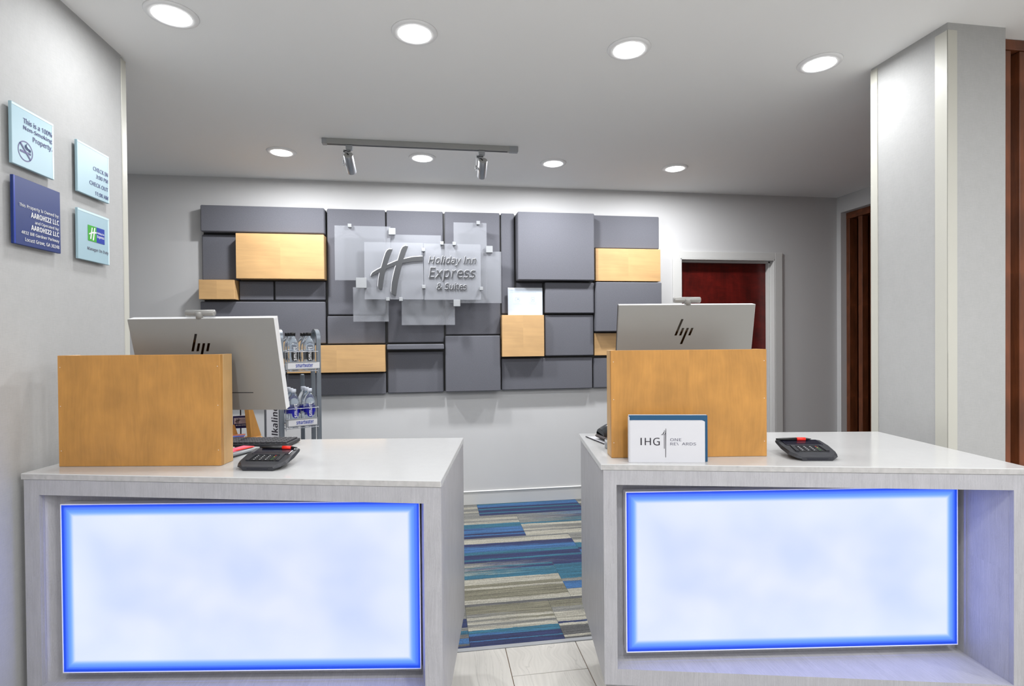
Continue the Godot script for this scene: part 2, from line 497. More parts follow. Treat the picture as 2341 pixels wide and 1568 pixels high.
func floors() -> void:
	var fl := struct("floor", "striped carpet planks meeting cream floor tiles between the counters", "floor")
	part("grout_bed", box(Vector3(-1.5, -0.06, -2.385), Vector3(4.4, -0.004, 4.6)), M.grout, fl)
	part("carpet_backing", box(Vector3(-3.3, -0.06, BACK - 0.15), Vector3(4.4, -0.006, -2.385)), M.slate, fl)
	# tiles: 0.3255 x 0.65 m, every second column shifted by a third
	var tile := box(Vector3(-0.1612, -0.004, -0.3235), Vector3(0.1612, 0.0, 0.3235), 0.001)
	var cols := 18
	for i in cols:
		var x := 0.4777 + 0.3255 * (i - 5)
		var shift: float = [0.0, 0.217, 0.434][posmod(i - 5, 3)]
		var z := -2.177 + 0.325 + shift - 0.65
		while z < 4.5:
			var z0 := maxf(z - 0.3235, -2.380); var z1 := minf(z + 0.3235, 4.5)
			if z1 - z0 > 0.02 and x < 4.28 and x > -1.35:
				if z1 - z0 > 0.64:
					part("floor_tile", tile, M.tiles[rng.randi() % 4], fl, Vector3(x, 0, z))
				else:
					part("floor_tile", box(Vector3(-0.1612, -0.004, z0 - z), Vector3(0.1612, 0.0, z1 - z), 0.001), M.tiles[rng.randi() % 4], fl, Vector3(x, 0, z))
			z += 0.65
	part("edge_strip", box(Vector3(-1.36, -0.004, -2.405), Vector3(2.1, 0.004, -2.381), 0.002), M.alu_dull, fl)
	# carpet planks: stripes are [end of the stripe, colour at the left, colour at the right]
	var nv := Color(0.145, 0.175, 0.305); var bl := Color(0.20, 0.34, 0.50); var te := Color(0.165, 0.335, 0.41)
	var cr := Color(0.56, 0.55, 0.505); var gy := Color(0.415, 0.415, 0.40); var ol := Color(0.40, 0.39, 0.335); var dk := Color(0.31, 0.31, 0.31)
	var rows := [-4.646, -4.19, -3.72, -3.255, -2.80, -2.402]
	var known := [
		[0, -0.55, 0.36, [[0.35, gy, gy], [0.5, dk, gy], [0.6, cr, cr], [0.75, gy, gy], [0.82, cr, cr], [1.0, gy, gy]]],
		[0, 0.36, 1.213, [[0.34, bl, bl], [0.42, te, bl], [0.55, bl, bl], [0.63, nv, nv], [0.70, te, te], [0.84, nv, nv], [0.89, te, te], [1.0, nv, nv]]],
		[0, 1.213, 2.1, [[0.5, gy, gy], [0.6, cr, cr], [1.0, dk, gy]]],
		[1, -0.27, 0.648, [[0.12, gy, gy], [0.22, gy, cr], [0.30, gy, gy], [0.40, cr, cr], [0.58, te, te], [0.66, nv, bl], [0.80, bl, bl], [0.86, nv, nv], [0.91, bl, bl], [1.0, nv, nv]]],
		[1, 0.648, 1.56, [[0.14, gy, bl], [0.28, gy, nv], [0.44, gy, te], [0.50, te, te], [0.60, cr, cr], [0.72, gy, gy], [0.78, cr, gy], [0.84, gy, dk], [1.0, cr, cr]]],
		[2, -0.10, 0.95, [[0.06, gy, gy], [0.22, cr, cr], [0.31, nv, nv], [0.37, bl, nv], [0.52, bl, bl], [0.62, te, te], [0.76, nv, nv], [0.82, te, te], [0.88, nv, nv], [0.94, gy, nv], [1.0, cr, nv]]],
		[3, -0.18, 0.73, [[0.05, gy, te], [0.11, cr, nv], [0.18, gy, te], [0.26, cr, te], [0.36, te, te], [0.52, cr, cr], [0.60, ol, ol], [0.65, cr, cr], [0.82, ol, ol], [0.90, ol, ol], [1.0, cr, cr]]],
		[3, 0.73, 1.64, [[0.08, nv, nv], [0.2, te, nv], [0.52, te, te], [0.60, gy, gy], [0.80, bl, bl], [0.88, cr, gy], [1.0, cr, cr]]],
		[4, -0.75, 0.158, [[0.35, ol, gy], [0.55, te, nv], [0.62, gy, gy], [0.70, nv, te], [0.78, cr, dk], [0.9, nv, bl], [0.94, dk, dk], [1.0, te, nv]]],
		[4, 0.158, 0.60, [[0.06, dk, dk], [0.26, ol, ol], [0.34, gy, ol], [0.40, cr, cr], [0.45, gy, ol], [0.50, cr, cr], [0.56, gy, gy], [0.64, cr, cr], [0.71, te, te], [0.76, bl, te], [0.86, nv, nv], [0.88, bl, te], [1.0, nv, nv]]],
		[4, 0.60, 1.51, [[0.06, dk, dk], [0.24, ol, gy], [0.36, gy, cr], [0.46, cr, gy], [0.60, cr, cr], [0.64, nv, te], [0.70, cr, gy], [0.74, dk, dk], [0.90, dk, dk], [0.94, cr, gy], [1.0, dk, dk]]],
	]
	var fibre := noise(1.0, 11, 2)
	var mats := []
	for p in known:
		var z0: float = rows[p[0]]; var z1: float = rows[p[0] + 1]
		var bands: Array = p[3]
		var seed_at: int = mats.size() * 97
		var tex := picture(288, 176, func(x: int, y: int) -> Color:
			var v := (y + 0.5) / 176.0
			var u := x / 287.0
			var wob := 0.006 * fibre.get_noise_2d(x * 0.02 + seed_at, y * 0.3)
			var col := Color.BLACK
			for bnd in bands:
				if v + wob <= bnd[0] or bnd == bands[-1]:
					var t := clampf(u * 1.6 - 0.3 + 0.9 * fibre.get_noise_2d(x * 0.017 + seed_at, y * 0.9), 0.0, 1.0)
					col = bnd[1].lerp(bnd[2], t)
					break
			var s := 1.0 + 0.40 * fibre.get_noise_2d(x * 0.005 + 300 + seed_at, y * 0.7) + 0.30 * (float(hash(Vector3(x, y, seed_at)) % 1000) / 1000.0 - 0.5)
			return Color(clampf(col.r * s, 0, 1), clampf(col.g * s, 0, 1), clampf(col.b * s, 0, 1)))
		var m := mat(Color.WHITE, 0.97)
		m.albedo_texture = tex
		mats.append(m)
		carpet_plank(fl, p[1], p[2], z0, z1, m)
	# the other planks of the back office
	for r in 5:
		var lo := 9.0; var hi := -9.0
		for p in known:
			if p[0] == r: lo = minf(lo, p[1]); hi = maxf(hi, p[2])
		var x := lo
		while x > -3.15:
			carpet_plank(fl, maxf(x - 0.914, -3.2), x, rows[r], rows[r + 1], mats[rng.randi() % mats.size()])
			x -= 0.914
		x = hi
		while x < 3.7:
			carpet_plank(fl, x, minf(x + 0.914, 3.74), rows[r], rows[r + 1], mats[rng.randi() % mats.size()])
			x += 0.914

func carpet_plank(fl: Node, x0: float, x1: float, z0: float, z1: float, m: Material) -> void:
	var st := st_new()
	var h := Vector2((x1 - x0) / 2.0, (z1 - z0) / 2.0)
	var cut := maxf(0.0, BACK + 0.001 - z0)          # planks run under the wall
	var v0 := cut / (z1 - z0)
	bx(st, Vector3(-h.x + 0.0006, -0.006, -h.y + cut), Vector3(h.x - 0.0006, -0.0005, h.y))
	quad(st, Vector3(-h.x + 0.0006, 0, h.y), Vector3(h.x - 0.0006, 0, h.y), Vector3(h.x - 0.0006, 0, -h.y + cut), Vector3(-h.x + 0.0006, 0, -h.y + cut), Vector2(0, 1), Vector2(1, 1), Vector2(1, v0), Vector2(0, v0))
	part("carpet_plank", done(st), m, fl, Vector3((x0 + x1) / 2.0, 0, (z0 + z1) / 2.0))

func door_and_trims() -> void:
	var d := struct("door_1", "dark red wooden door in a white steel frame", "door")
	part("leaf", box(Vector3(2.195, 0.01, BACK - 0.135), Vector3(3.10, 2.088, BACK - 0.095), 0.002), M.mahogany, d)
	for s in 2:
		var x0: float = [2.118, 3.105][s]; var x1: float = [2.19, 3.177][s]
		var st := st_new()
		bx(st, Vector3(x0, 0, BACK), Vector3(x1, 2.157, BACK + 0.018), 0.002)
		var j0: float = [2.188, 3.095][s]; var j1: float = [2.20, 3.107][s]
		bx(st, Vector3(j0, 0, BACK - 0.15), Vector3(j1, 2.095, BACK + 0.017), 0.001)
		var k0: float = [2.19, 3.080][s]; var k1: float = [2.215, 3.105][s]
		bx(st, Vector3(k0, 0, BACK - 0.093), Vector3(k1, 2.095, BACK - 0.048), 0.002)
		part("jamb", done(st), M.trim, d)
	var st2 := st_new()
	bx(st2, Vector3(2.19, 2.095, BACK), Vector3(3.105, 2.157, BACK + 0.018), 0.002)
	bx(st2, Vector3(2.19, 2.085, BACK - 0.15), Vector3(3.105, 2.097, BACK + 0.017), 0.001)
	bx(st2, Vector3(2.19, 2.070, BACK - 0.093), Vector3(3.105, 2.097, BACK - 0.048), 0.002)
	part("frame_head", done(st2), M.trim, d)
	part("handle", box(Vector3(2.24, 1.0, BACK - 0.094), Vector3(2.36, 1.02, BACK - 0.06), 0.006), M.alu, d)
	var bb := struct("baseboard_back", "white baseboard with a rounded top along the back wall", "baseboard")
	for run in [[-3.2, 2.117], [3.178, 3.745]]:
		var st := st_new()
		bx(st, Vector3(run[0], 0, BACK), Vector3(run[1], 0.104, BACK + 0.012), 0.002)
		bx(st, Vector3(run[0], 0.1045, BACK), Vector3(run[1], 0.118, BACK + 0.017), 0.005)
		part("board", done(st), M.trim, bb)

func slat_screens() -> void:
	# right of the pier, facing the lobby
	var s := thing("slatted_screen", "reddish brown slatted wooden screen at the right edge, beside the pier", "screen", Vector3(2.385, 0, -1.985))
	part("header", box(Vector3(0.002, CEIL - 0.045, -0.135), Vector3(1.915, CEIL - 0.001, 0.0), 0.002), M.walnut, s)
	var slat := box(Vector3(0, 0.0, -0.13), Vector3(0.036, CEIL - 0.046, -0.006), 0.002)
	var x := 0.087
	while x < 1.85:
		part("slat", slat, M.walnut, s, Vector3(x, 0, 0))
		x += 0.0815
	# in the opening of the back office wall
	var t := thing("slatted_screen", "dark red slatted wooden screen in the wall opening beyond the door", "screen", Vector3(3.80, 0, -4.44))
	part("header", box(Vector3(0.0, 2.47, 0.0), Vector3(0.08, 2.528, 1.93), 0.002), M.walnut, t)
	part("frame_post", box(Vector3(0.0, 0.0, 0.001), Vector3(0.08, 2.469, 0.04), 0.002), M.walnut, t)
	var sl := box(Vector3(0.0, 0.0, 0.0), Vector3(0.06, 2.469, 0.045), 0.002)
	var z := 0.13
	while z < 1.88:
		part("slat", sl, M.walnut, t, Vector3(0.01, 0, z))
		z += 0.13

func downlights(energy: Array) -> void:
	var ring_st := st_new()
	lathe(ring_st, [Vector2(0.067, -0.0035), Vector2(0.069, -0.009), Vector2(0.084, -0.0085), Vector2(0.093, -0.005), Vector2(0.096, 0.0), Vector2(0.067, 0.0), Vector2(0.067, -0.0035)], 48)
	var ring := done(ring_st)
	var lens_st := st_new()
	lathe(lens_st, [Vector2(0.0, -0.019), Vector2(0.020, -0.0185), Vector2(0.040, -0.0165), Vector2(0.055, -0.013), Vector2(0.064, -0.0085), Vector2(0.0668, -0.0045), Vector2(0.0668, -0.001), Vector2(0.0, -0.001)], 48)
	var lens := done(lens_st)
	var spots := []
	var order := ["first", "second", "third", "fourth"]
	for i in 4:
		spots.append([Vector3(-0.996 + 0.937 * i, 0, -2.28), "recessed round downlight, %s from the left in the large front row" % order[i], "front row of recessed downlights"])
	for i in 4:
		spots.append([Vector3(-1.0 + 0.946 * i, 0, -3.84), "recessed round downlight, %s from the left in the small row near the back wall" % order[i], "rear row of recessed downlights"])
	for z in [-0.35, 1.0, 2.5]:
		for i in 4:
			spots.append([Vector3(-0.70 + 1.25 * i, 0, z), "recessed round downlight in the lobby ceiling behind the camera", "lobby downlights"])
	for s in spots:
		var at: Vector3 = s[0]
		at.y = CEIL
		var t := thing("downlight", s[1], "ceiling light", at, 0.0, s[2])
		part("trim_ring", ring, M.ring, t)
		part("lens", lens, M.lens, t)
		var l := AreaLight3D.new()           # a flat diffusing lens: the light falls off with the angle
		l.name = "lamp"
		l.position = Vector3(0, -0.0205, 0)
		l.rotation.x = -PI / 2
		l.area_size = Vector2(0.12, 0.12)
		l.area_range = 12.0
		l.area_attenuation = 2.0
		l.light_energy = energy[0 if at.z < -2.0 and at.z > -3.0 else (1 if at.z < -3.0 else 2)]
		l.light_color = Color(0.985, 0.99, 1.0)
		l.shadow_enabled = true
		t.add_child(l)

# ======================================================================= counters
func lerp2(a: Vector2, b: Vector2, t: float) -> Vector2: return a + (b - a) * t

func board(st: SurfaceTool, a: Vector2, b: Vector2, inward: Vector2, t: float, y0: float, y1: float) -> void:
	prism(st, [a, b, b + inward * t, a + inward * t], y0, y1)

# fl, fr, br, bl: plan corners of the slab (x, z); of, ob: opening edges on the front and at the back of the recess; p0, p1: the light panel
func counter(label: String, fl: Vector2, fr: Vector2, br: Vector2, bl: Vector2, open_front: Array, open_back: Array, panel: Array, energy: float) -> void:
	var o := Vector2(fl.x, fl.y)
	var t := thing("reception_counter", label, "counter", Vector3(o.x, 0, o.y))
	fl -= o; fr -= o; br -= o; bl -= o
	var f0: Vector2 = open_front[0] - o; var f1: Vector2 = open_front[1] - o
	var b0: Vector2 = open_back[0] - o; var b1: Vector2 = open_back[1] - o
	var p0: Vector2 = panel[0] - o; var p1: Vector2 = panel[1] - o
	var along := (fr - fl).normalized()
	var inw := Vector2(along.y, -along.x)
	if inw.y > 0: inw = -inw
	var y_bot := 0.208; var y_top := 0.9455; var oy0 := 0.263; var oy1 := 0.8955
	# the quartz slab
	var st := st_new()
	prism(st, [fl - inw * 0.001, fr - inw * 0.001, br, bl], 0.9465, TOP, 0.0015)
	var slab := part("countertop", done(st), M.quartz, t)
	var ed := st_new()
	prism(ed, [fl - inw * 0.0018 + along * 0.002, fr - inw * 0.0018 - along * 0.002, fr - inw * 0.001 - along * 0.002, fl - inw * 0.001 + along * 0.002], 0.9475, TOP - 0.002)
	part("slab_edge", done(ed), M.quartz_edge, slab)
	# front frame around the opening
	var bfl := fl + along * 0.008 + inw * 0.0004; var bfr := fr - along * 0.0005 + inw * 0.0004
	var th := 0.019
	st = st_new()
	board(st, bfl, bfr, inw, th, oy1, y_top)
	board(st, bfl, bfr, inw, th, y_bot, oy0)
	board(st, bfl, f0, inw, th, oy0, oy1)
	board(st, f1, bfr, inw, th, oy0, oy1)
	part("front_frame", done(st), M.laminate, t)
	# sides
	var left_dir := (bl - fl).normalized(); var right_dir := (br - fr).normalized()
	st = st_new()
	var a := bfl + inw * (th + 0.0008)
	prism(st, [a, a + along * 0.018, bl + along * 0.028, bl + along * 0.008 + left_dir * -0.004], y_bot, y_top)
	part("side_panel", done(st), M.laminate, t)
	st = st_new()
	a = bfr + inw * (th + 0.0008)
	prism(st, [a, a - along * 0.018, br - along * 0.022 - right_dir * 0.004, br - along * 0.0015 - right_dir * 0.004], y_bot, y_top)
	part("side_panel", done(st), M.laminate, t)
	# recess: shelf, back, cheeks, top
	var g0 := f0 + inw * (th + 0.0005); var g1 := f1 + inw * (th + 0.0005)
	st = st_new()
	prism(st, [g0 - along * 0.012, g1 + along * 0.012, b1 + Vector2(0.012, -0.012), b0 + Vector2(-0.012, -0.012)], oy0 - 0.018, oy0)
	part("recess_shelf", done(st), M.laminate, t)
	st = st_new()
	prism(st, [g0 - along * 0.012, g1 + along * 0.012, b1 + Vector2(0.012, -0.012), b0 + Vector2(-0.012, -0.012)], oy1, oy1 + 0.018)
	part("recess_top", done(st), M.laminate, t)
	st = st_new()
	prism(st, [b0, b1, b1 + Vector2(0, -0.012), b0 + Vector2(0, -0.012)], oy0, oy1)
	part("recess_back", done(st), M.laminate, t)
	st = st_new()
	prism(st, [g0, b0, b0 + Vector2(-0.010, -0.004), g0 - along * 0.010], oy0, oy1)
	part("recess_cheek", done(st), M.laminate, t)
	st = st_new()
	prism(st, [g1, b1, b1 + Vector2(0.010, -0.004), g1 + along * 0.010], oy0, oy1)
	part("recess_cheek", done(st), M.laminate, t)
	# rear panel and plinth
	st = st_new()
	var back_a := bl + along * 0.03 + Vector2(0, 0.02); var back_b := br - along * 0.026 + Vector2(0, 0.02)
	prism(st, [back_a, back_b, back_b + Vector2(0, -0.014), back_a + Vector2(0, -0.014)], y_bot, y_top)
	part("rear_panel", done(st), M.laminate, t)
	st = st_new()
	prism(st, [fl + along * 0.05 + inw * 0.06, fr - along * 0.06 + inw * 0.06, br - along * 0.08 + Vector2(0, 0.06), bl + along * 0.07 + Vector2(0, 0.06)], 0.0, y_bot)
	part("plinth", done(st), M.laminate, t)
	# the glowing panel
	var dir := (p1 - p0).normalized()
	var w := p0.distance_to(p1)
	var mid := (p0 + p1) / 2.0
	var lp := Node3D.new()
	lp.name = "light_panel"
	t.add_child(lp, true)
	lp.position = Vector3(mid.x, 0.578, mid.y)
	lp.rotation.y = -atan2(dir.y, dir.x)
	st = st_new()
	bx(st, Vector3(-w / 2 + 0.003, -0.279, -0.038), Vector3(w / 2 - 0.003, 0.279, -0.004), 0.001)
	part("casing", done(st), M.alu_dull, lp)
	st = st_new()
	for q in [[Vector3(-w / 2, -0.282, -0.036), Vector3(w / 2, -0.279, 0.001)], [Vector3(-w / 2, 0.279, -0.036), Vector3(w / 2, 0.282, 0.001)],
			[Vector3(-w / 2, -0.279, -0.036), Vector3(-w / 2 + 0.003, 0.279, 0.001)], [Vector3(w / 2 - 0.003, -0.279, -0.036), Vector3(w / 2, 0.279, 0.001)]]:
		bx(st, q[0], q[1])
	part("metal_rim", done(st), M.silver_edge, lp)
	st = st_new()
	quad(st, Vector3(-w / 2 + 0.003, -0.279, 0), Vector3(w / 2 - 0.003, -0.279, 0), Vector3(w / 2 - 0.003, 0.279, 0), Vector3(-w / 2 + 0.003, 0.279, 0))
	bx(st, Vector3(-w / 2 + 0.0032, -0.2788, -0.0035), Vector3(w / 2 - 0.0032, 0.2788, -0.0002))
	part("diffuser", done(st), M.glow, lp)
	var l := AreaLight3D.new()
	l.name = "panel_glow"
	l.area_size = Vector2(w - 0.02, 0.54)
	l.position = Vector3(0, 0, 0.004)
	l.light_energy = energy
	l.light_color = Color(0.34, 0.44, 1.0)
	l.area_range = 8.0
	l.area_attenuation = 2.0
	l.shadow_enabled = true
	lp.add_child(l)

func counters(energy: float) -> void:
	counter("white woodgrain counter on the left, with a glowing blue-edged panel and quartz top",
		Vector2(-1.3467, -1.9846), Vector2(0.0234, -1.64), Vector2(0.1328, -2.3383), Vector2(-1.2359, -2.5314),
		[Vector2(-1.2853, -1.9692), Vector2(-0.03, -1.6534)], [Vector2(-1.2536, -2.0195), Vector2(-0.0440, -1.845)],
		[Vector2(-1.2266, -1.9752), Vector2(-0.0455, -1.8043)], energy)
	counter("white woodgrain counter on the right, with a glowing blue-edged panel and quartz top",
		Vector2(0.5677, -1.7597), Vector2(1.9153, -1.4443), Vector2(1.9782, -2.1286), Vector2(0.6521, -2.3388),
		[Vector2(0.6187, -1.7477), Vector2(1.8503, -1.4595)], [Vector2(0.6425, -1.8242), Vector2(1.8690, -1.6735)],
		[Vector2(0.6628, -1.7814), Vector2(1.8400, -1.6367)], energy)

# ======================================================================= feature wall
func feature_wall() -> void:
	var w := thing("panel_mosaic", "mosaic of grey felt pads and pale maple blocks covering the back wall", "wall panels", Vector3(0.1, 0.94, BACK))
	var o := w.position
	part("backing_board", box(Vector3(-1.745, 0.965, 0.001) - Vector3(o.x, o.y, 0), Vector3(1.965, 2.435, 0.022) - Vector3(o.x, o.y, 0)), M.black, w)
	var pads := [
		["g", -1.741, -0.832, 2.236, 2.438, 0.09], ["g", -1.752, -1.484, 1.868, 2.221, 0.04], ["w", -1.473, -0.827, 1.872, 2.218, 0.14],
		["w", -1.743, -1.489, 1.714, 1.862, 0.13], ["g", -1.481, -1.231, 1.713, 1.86, 0.05], ["g", -1.217, -0.837, 1.714, 1.863, 0.05],
		["g", -1.757, -0.836, 1.369, 1.70, 0.07], ["g", -0.817, -0.366, 1.597, 2.444, 0.05], ["g", -0.822, -0.373, 1.365, 1.586, 0.06],
		["w", -1.117, -0.37, 1.139, 1.354, 0.12], ["g", -1.772, -1.152, 0.948, 1.358, 0.05], ["g", -1.14, -0.373, 0.952, 1.126, 0.05],
		["g", -0.354, 0.099, 1.369, 2.443, 0.05], ["g", -0.356, 0.097, 1.313, 1.356, 0.12], ["g", -0.357, 0.093, 0.958, 1.293, 0.05],
		["g", 0.114, 0.569, 1.431, 2.444, 0.05], ["g", 0.108, 0.561, 0.963, 1.421, 0.10], ["g", 0.582, 0.694, 1.604, 2.446, 0.04],
		["g", 0.709, 0.933, 1.604, 1.865, 0.03], ["g", 0.706, 1.357, 1.877, 2.438, 0.15], ["g", 1.372, 1.974, 2.166, 2.448, 0.05],
		["w", 1.385, 1.968, 1.88, 2.157, 0.09], ["g", 1.376, 1.960, 1.448, 1.867, 0.13], ["w", 1.379, 1.985, 1.244, 1.435, 0.06],
		["g", 1.373, 1.984, 0.964, 1.222, 0.05], ["g", 0.943, 1.368, 1.605, 1.863, 0.10], ["g", 0.945, 1.366, 1.246, 1.59, 0.08],
		["w", 0.572, 0.925, 1.246, 1.589, 0.13], ["g", 0.575, 1.36, 0.963, 1.228, 0.06]]
	for p in pads:
		var c := Vector3((p[1] + p[2]) / 2.0 - o.x, (p[3] + p[4]) / 2.0 - o.y, 0.023)
		var h := Vector3((p[2] - p[1]) / 2.0, (p[4] - p[3]) / 2.0, p[5])
		var wood: bool = p[0] == "w"
		part("wood_block" if wood else "felt_pad", box(Vector3(-h.x, -h.y, 0), Vector3(h.x, h.y, h.z - 0.023), 0.0015 if wood else 0.006), M.maple if wood else M.felt, w, c)

func glass_sign() -> void:
	var s := thing("layered_glass_sign", "frosted glass sheets in layers with a dark cut-out mark and lettering", "sign", Vector3(-0.06, 1.93, BACK))
	var o := s.position
	for g in [[-0.743, -0.316, 1.862, 2.289, 0.16], [-0.314, 0.081, 1.869, 2.23, 0.145], [0.181, 0.448, 1.693, 2.335, 0.16], [0.143, 0.564, 1.684, 2.102, 0.175],
			[-0.512, -0.0605, 1.709, 2.154, 0.22], [-0.0565, 0.393, 1.707, 2.151, 0.22], [-0.608, -0.336, 1.538, 1.808, 0.16], [-0.235, 0.186, 1.509, 1.869, 0.16]]:
		part("glass_sheet", box(Vector3(g[0] - o.x, g[2] - o.y, g[4] - 0.008), Vector3(g[1] - o.x, g[3] - o.y, g[4]), 0.001), M.frost, s)
	for c in [[-0.625, 2.286, 0.028, 0.185], [-0.302, 2.247, 0.053, 0.185], [0.085, 2.151, 0.027, 0.245], [0.182, 2.150, 0.027, 0.245], [0.379, 2.331, 0.029, 0.185], [0.466, 2.117, 0.054, 0.195], [-0.059, 2.098, 0.028, 0.245], [-0.059, 1.808, 0.027, 0.245], [-0.534, 1.834, 0.079, 0.245], [-0.335, 1.710, 0.027, 0.245], [-0.235, 1.709, 0.028, 0.245], [0.199, 1.680, 0.053, 0.245], [0.394, 1.796, 0.027, 0.245]]:
		var h: float = c[2] / 2.0
		var near: float = c[3]                       # how far its front stands off the wall
		var st := st_new()
		bx(st, Vector3(c[0] - h - o.x, c[1] - h - o.y, near - 0.024), Vector3(c[0] + h - o.x, c[1] + h - o.y, near), 0.0015)
		bx(st, Vector3(c[0] - 0.006 - o.x, c[1] - 0.006 - o.y, 0.10), Vector3(c[0] + 0.006 - o.x, c[1] + 0.006 - o.y, near - 0.0245))
		part("standoff", done(st), M.alu_dull, s)
	var marks := [
		[Vector2(-0.296, 2.098), Vector2(-0.320, 2.099), Vector2(-0.337, 2.089), Vector2(-0.349, 2.069), Vector2(-0.365, 2.020), Vector2(-0.383, 1.958), Vector2(-0.396, 1.916), Vector2(-0.405, 1.864), Vector2(-0.410, 1.809), Vector2(-0.406, 1.796), Vector2(-0.393, 1.786), Vector2(-0.377, 1.786), Vector2(-0.372, 1.825), Vector2(-0.362, 1.884), Vector2(-0.347, 1.949), Vector2(-0.327, 2.014), Vector2(-0.311, 2.060)],
		[Vector2(-0.177, 2.124), Vector2(-0.198, 2.127), Vector2(-0.218, 2.117), Vector2(-0.231, 2.094), Vector2(-0.244, 2.055), Vector2(-0.260, 2.005), Vector2(-0.277, 1.956), Vector2(-0.290, 1.904), Vector2(-0.304, 1.839), Vector2(-0.310, 1.767), Vector2(-0.306, 1.754), Vector2(-0.289, 1.742), Vector2(-0.273, 1.741), Vector2(-0.266, 1.787), Vector2(-0.256, 1.852), Vector2(-0.241, 1.918), Vector2(-0.222, 1.990), Vector2(-0.205, 2.049), Vector2(-0.189, 2.095)],
		[Vector2(-0.462, 1.884), Vector2(-0.460, 1.899), Vector2(-0.449, 1.916), Vector2(-0.414, 1.939), Vector2(-0.382, 1.955), Vector2(-0.331, 1.980), Vector2(-0.267, 2.009), Vector2(-0.209, 2.024), Vector2(-0.144, 2.040), Vector2(-0.062, 2.047), Vector2(-0.062, 2.011), Vector2(-0.145, 2.005), Vector2(-0.222, 1.991), Vector2(-0.273, 1.975), Vector2(-0.337, 1.949), Vector2(-0.382, 1.926), Vector2(-0.427, 1.903)]]
	var all := PackedVector2Array(marks[0])
	for k in [2, 1]:
		var joined := Geometry2D.merge_polygons(all, PackedVector2Array(marks[k]))
		for j in joined:
			if not Geometry2D.is_polygon_clockwise(j): all = j
	var moved := []
	for p in all: moved.append(p - Vector2(o.x, o.y))
	var st2 := st_new()
	plate(st2, moved, 0.2205, 0.232)
	part("mark", done(st2), M.mark, s)
	var edge := st_new()
	plate(edge, moved, 0.2203, 0.230, Transform3D(Basis.IDENTITY, Vector3(-0.004, 0.005, 0)))
	part("mark_edge", done(edge), M.white, s)
	for l in [["Holiday lnn", -0.019, 0.357, 1.975, 2.051, 0.22], ["Express", -0.017, 0.3525, 1.853, 1.9605, 0.16], ["& Suites", 0.043, 0.280, 1.786, 1.838, 0.14]]:
		part("lettering", words(l[0], sans_font, Vector2(l[1] - o.x, l[3] - o.y), Vector2(l[2] - o.x, l[4] - o.y), 0.008, l[5]), M.mark, s, Vector3(0, 0, 0.2205))
		part("lettering_edge", words(l[0], sans_font, Vector2(l[1] - o.x - 0.002, l[3] - o.y + 0.003), Vector2(l[2] - o.x - 0.002, l[4] - o.y + 0.003), 0.006, l[5]), M.white, s, Vector3(0, 0, 0.2203))

